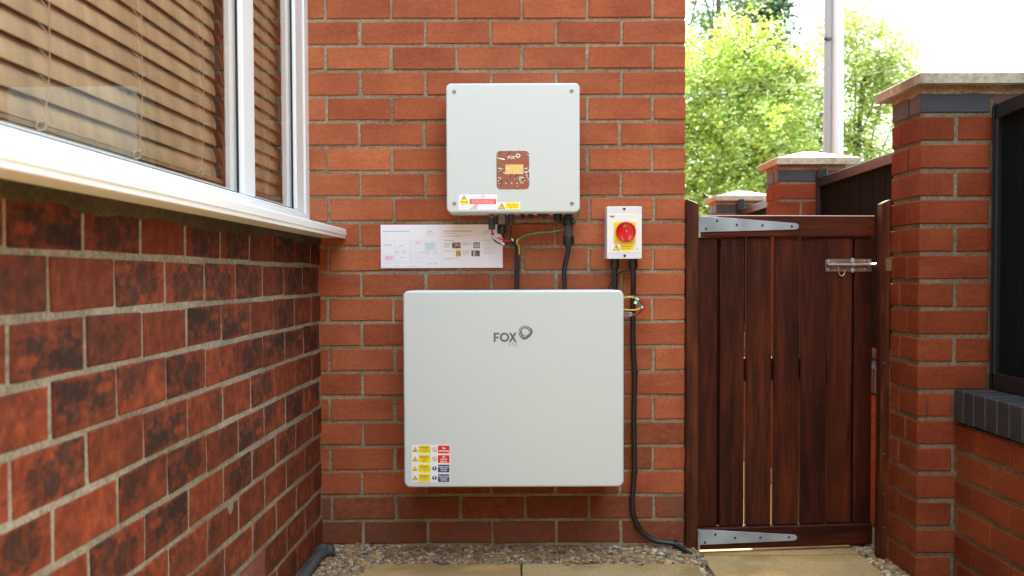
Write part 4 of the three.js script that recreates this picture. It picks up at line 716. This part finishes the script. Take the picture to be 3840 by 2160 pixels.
fence('black fence panel between the middle and farthest piers', 1.60, -1.82, -3.49, 1.49, 1.47);

// ------------------------------------------------------------------ pole, overhead wires
{
  const t = thing('lamp_pole', 'tall white metal pole rising behind the middle pier', 'pole', [3.437, 0, -7]);
  obj('shaft', boxUV(new THREE.CylinderGeometry(0.064, 0.066, 9, 28)), M.pole, t, [0, 4.4, 0]);
  obj('conduit', cyl(0.038, 0.038, 9, 18), M.conduit, t, [-0.107, 4.4, 0.01]);
  obj('bracket', [cyl(0.022, 0.022, 0.05, 16).rotateZ(1.2).translate(-0.13, 3.5, 0.045), box(0.045, 0.03, 0.03, -0.10, 3.492, 0.045)], M.darkGrey, t);
  obj('base_plate', box(0.4, 0.06, 0.3, -0.04, 0.0, 0), M.grey, t);
  tag(obj('overhead_wire', tube([[1.6, 3.16, -9], [2.5, 3.325, -9], [3.055, 3.438, -9], [3.662, 3.577, -9], [4.19, 3.704, -9], [6, 4.15, -9]], 0.0018, 40, 6), M.midGrey, scene), 'upper thin wire crossing in front of the bright tree', 'wire');
  tag(obj('overhead_wire', tube([[1.6, 3.2, -9.05], [2.539, 3.318, -9.05], [3.25, 3.374, -9.05], [3.637, 3.421, -9.05], [4.192, 3.498, -9.05], [4.67, 3.574, -9.05], [6, 3.8, -9.05]], 0.0018, 40, 6), M.midGrey, scene), 'lower thin wire crossing in front of the bright tree', 'wire');
}

// ------------------------------------------------------------------ trees
function sprig(n, size, spread, seed) {
  const r = rng(seed), gs = [];
  for (let i = 0; i < n; i++) {
    const s = size * (0.7 + 0.6 * r()), sh = new THREE.Shape(); sh.moveTo(0, 0); sh.lineTo(s * 0.42, s * 0.35); sh.lineTo(s * 0.3, s * 0.75); sh.lineTo(0, s); sh.lineTo(-s * 0.32, s * 0.7); sh.lineTo(-s * 0.4, s * 0.3); sh.closePath();
    const g = new THREE.ShapeGeometry(sh), q = g.attributes.position; for (let k = 0; k < q.count; k++) q.setZ(k, 0.25 * Math.abs(q.getX(k)) - 0.15 * q.getY(k) * q.getY(k) / s);
    g.computeVertexNormals(); g.rotateX(-Math.PI / 2 + (r() - 0.5) * 1.6).rotateZ((r() - 0.5) * 1.2).rotateY(r() * 7).translate((r() - .5) * spread, (r() - .5) * spread, (r() - .5) * spread); gs.push(g);
  }
  return mergeGeometries(gs);
}
function tree(name, label, pos, trunk, blobs, o) {
  const t = thing(name, label, 'tree', pos), r = rng(o.seed), limbs = [];
  const seg = (a, b, r0, r1) => { const A = new V3(...a), B = new V3(...b), d = B.clone().sub(A), g = new THREE.CylinderGeometry(r1, r0, d.length(), 8); g.translate(0, d.length() / 2, 0).applyQuaternion(new THREE.Quaternion().setFromUnitVectors(new V3(0, 1, 0), d.normalize())).translate(...a); return boxUV(g); };
  for (let i = 0; i < trunk.length - 1; i++) limbs.push(seg(trunk[i], trunk[i + 1], o.r * (1 - i / trunk.length) + 0.012, o.r * (1 - (i + 1) / trunk.length) + 0.012));
  obj('trunk', limbs, M.bark, t);
  const br = [];
  for (const [x, y, z, rx, ry] of blobs) { const f = trunk[Math.min(trunk.length - 1, 1 + Math.floor(r() * (trunk.length - 1)))]; br.push(seg(f, [x, y, z], o.r * 0.35, 0.012)); for (let k = 0; k < 5; k++) br.push(seg([x, y, z], [x + (r() - .5) * rx * 1.6, y + (r() - .3) * ry * 1.4, z + (r() - .5) * rx * 1.6], 0.016, 0.004)); }
  obj('branch', br, M.bark, t);
  const list = [];
  for (const [x, y, z, rx, ry, dens = 1] of blobs) { const n = Math.floor(o.n * rx * rx * ry * dens); for (let i = 0; i < n; i++) {
    const u = r() * 2 - 1, a = r() * 6.2832, q = Math.sqrt(1 - u * u), k = Math.pow(r(), 0.45), dx = q * Math.cos(a), dz = q * Math.sin(a), nn = vn(dx * 3 + 10 + x, u * 3 + dz * 3 + 10 + y, 64, 64, o.seed);
    if (nn < o.gap) continue;
    const kk = k * (0.8 + 0.45 * nn); list.push([x + dx * rx * kk, y + u * ry * kk, z + dz * rx * kk, nn]);
  } }
  const mat = new THREE.MeshPhysicalMaterial({ color: 0xffffff, roughness: 0.75, transmission: o.trans ?? 0.55, thickness: 0, side: THREE.DoubleSide });
  const im = new THREE.InstancedMesh(sprig(o.leaves ?? 6, o.size, o.spread ?? 0.3, o.seed + 1), mat, list.length), m = new THREE.Matrix4(), e = new THREE.Euler(), qq = new THREE.Quaternion();
  list.forEach(([x, y, z, nn], i) => { e.set((r() - .5) * 1, r() * 7, (r() - .5) * 1); qq.setFromEuler(e); const s = 0.7 + 0.6 * r(); m.compose(new V3(x, y, z), qq, new V3(s, s, s)); im.setMatrixAt(i, m); const c = o.cols[Math.floor(r() * o.cols.length)], k = 0.75 + 0.5 * r(); im.setColorAt(i, lin(c[0] * k, c[1] * k, c[2] * k)); });
  im.name = 'foliage'; im.userData.kind = 'stuff'; im.castShadow = im.receiveShadow = true; t.add(im);
}
const lime = [[.42, .52, .07], [.36, .48, .06], [.48, .56, .09], [.29, .41, .05], [.50, .50, .09]];
tree('leafy_tree', 'bright yellow-green leafy tree between the brick wall and the white pole', [4.2, 0, -13.2], [[0, 0, 0], [0, 1.6, 0], [0.05, 3.2, 0.1], [0, 4.4, 0]], [
  [-0.3, 4.75, 0, 0.75, 0.75], [-1.0, 4.0, 0.2, 0.9, 0.75], [0.25, 4.0, 0.1, 0.75, 0.75], [-0.35, 3.2, 0.5, 1.1, 0.7], [-1.3, 2.6, 0.2, 0.9, 0.8], [0.35, 2.8, 0.2, 0.75, 0.7], [-0.4, 2.0, 0.5, 1.2, 0.7], [-1.5, 1.4, 0.3, 0.9, 0.8], [0.5, 1.7, 0.2, 0.8, 0.7], [-0.6, 0.9, 0.4, 1.2, 0.7], [0.55, 4.55, 0, 0.5, 0.4], [-1.6, 4.9, -0.6, 0.8, 0.6], [-2.0, 3.6, 0, 0.8, 0.7], [-2.2, 2.0, 0, 0.9, 0.9]], { r: 0.11, n: 1900, size: 0.06, spread: 0.2, leaves: 6, gap: 0.33, seed: 71, cols: lime });
tree('conifer_tree', 'darker green tree crown behind the bright tree at the top edge', [6.35, 0, -22], [[0, 0, 0], [0, 4, 0], [0, 8, 0], [0, 11, 0]], [
  [0, 8.4, 0, 0.95, 1.0], [0.1, 7.5, 0.2, 0.75, 0.6], [0.25, 9.4, 0, 1.0, 1.0], [-0.2, 10.2, 0, 0.8, 0.9], [0, 6.4, 0, 1.0, 0.8], [-0.2, 5.2, 0, 1.1, 0.9]], { r: 0.2, n: 900, size: 0.10, spread: 0.22, leaves: 7, gap: 0.25, seed: 81, trans: 0.25, cols: [[.10, .17, .06], [.08, .14, .055], [.13, .2, .07]] });
tree('pale_tree', 'pale open tree with visible stems behind the top of the brick wall edge', [4.6, 0, -19], [[0, 0, 0], [0.05, 3, 0], [0.1, 6, 0], [0.0, 9, 0]], [
  [-0.2, 6.6, 0, 0.8, 0.9, .55], [0.4, 5.8, 0.3, 0.7, 0.7, .55], [0.55, 7.2, 0.2, 0.55, 0.8, .6], [-0.5, 8.2, 0, 0.9, 0.9, .5], [-0.9, 5.4, 0.2, 0.8, 0.8, .55], [-0.2, 4.4, 0.3, 1.0, 0.8, .6]], { r: 0.12, n: 700, size: 0.09, spread: 0.26, leaves: 6, gap: 0.42, seed: 91, cols: [[.24, .30, .10], [.28, .35, .12], [.2, .27, .09]] });
tree('airy_tree', 'thin airy tree right of the white pole with sky showing through', [6.05, 0, -14], [[0, 0, 0], [-0.05, 2, 0], [0.05, 3.4, 0], [0.1, 4.6, 0]], [
  [0.0, 5.3, 0, 0.65, 0.55, .6], [0.7, 5.2, 0, 0.4, 0.35, .4], [0.5, 4.7, 0.2, 0.65, 0.5, .6], [1.0, 4.5, 0, 0.35, 0.35, .45], [0.1, 4.4, 0.2, 0.6, 0.5, .75], [0.6, 4.0, 0.2, 0.6, 0.45, .65], [0.0, 3.6, 0.1, 0.6, 0.5, .75], [0.35, 3.2, 0.1, 0.5, 0.4, .8], [-0.55, 4.9, 0.1, 0.4, 0.4, .45], [-0.65, 4.1, 0.1, 0.45, 0.5, .7], [-0.6, 3.3, 0.1, 0.5, 0.5, .8], [-0.95, 3.7, 0, 0.4, 0.5, .8], [-1.0, 2.9, 0, 0.4, 0.5, .9], [-0.9, 4.5, 0, 0.3, 0.4, .45], [-0.1, 2.6, 0.1, 0.8, 0.5, 1]], { r: 0.07, n: 3900, size: 0.06, spread: 0.22, leaves: 6, gap: 0.34, seed: 101, cols: [[.50, .57, .15], [.42, .52, .12], [.54, .57, .2]] });

{ // unseen house across the side passage, added to block low sky
  const t = thing('unseen_house', 'unseen brick house outside the right edge, added to block low sky', 'house', [6.4, 0, 4.2]);
  obj('wall', box(6, 5.4, 9.4, 0, 2.65, 0), std({ color: lin(.20, .15, .12), map: brickMap }), t);
  const s = poly([[-3.3, 5.3], [3.3, 5.3], [0, 7.6]]), g = new THREE.ExtrudeGeometry(s, { depth: 9.6, bevelEnabled: false }).translate(0, 0, -4.8); obj('roof', boxUV(g), std({ color: lin(.10, .07, .06) }), t);
}
// garage behind the viewpoint: mirrored in the film, sized to block low sky
{
  const t = thing('garage', 'sunlit orange brick garage opposite the pale boxes, mirrored in the display', 'garage', [0, 0, 5.7]);
  obj('wall', box(9, 3.1, 4, -1, 1.5, 2.0), std({ color: lin(.24, .085, .045), map: brickMap }), t);
  obj('roof', box(9.3, 0.12, 4.3, -1, 3.1, 2.0), std({ color: lin(.06, .06, .06) }), t);
}

renderer.render(scene, camera);
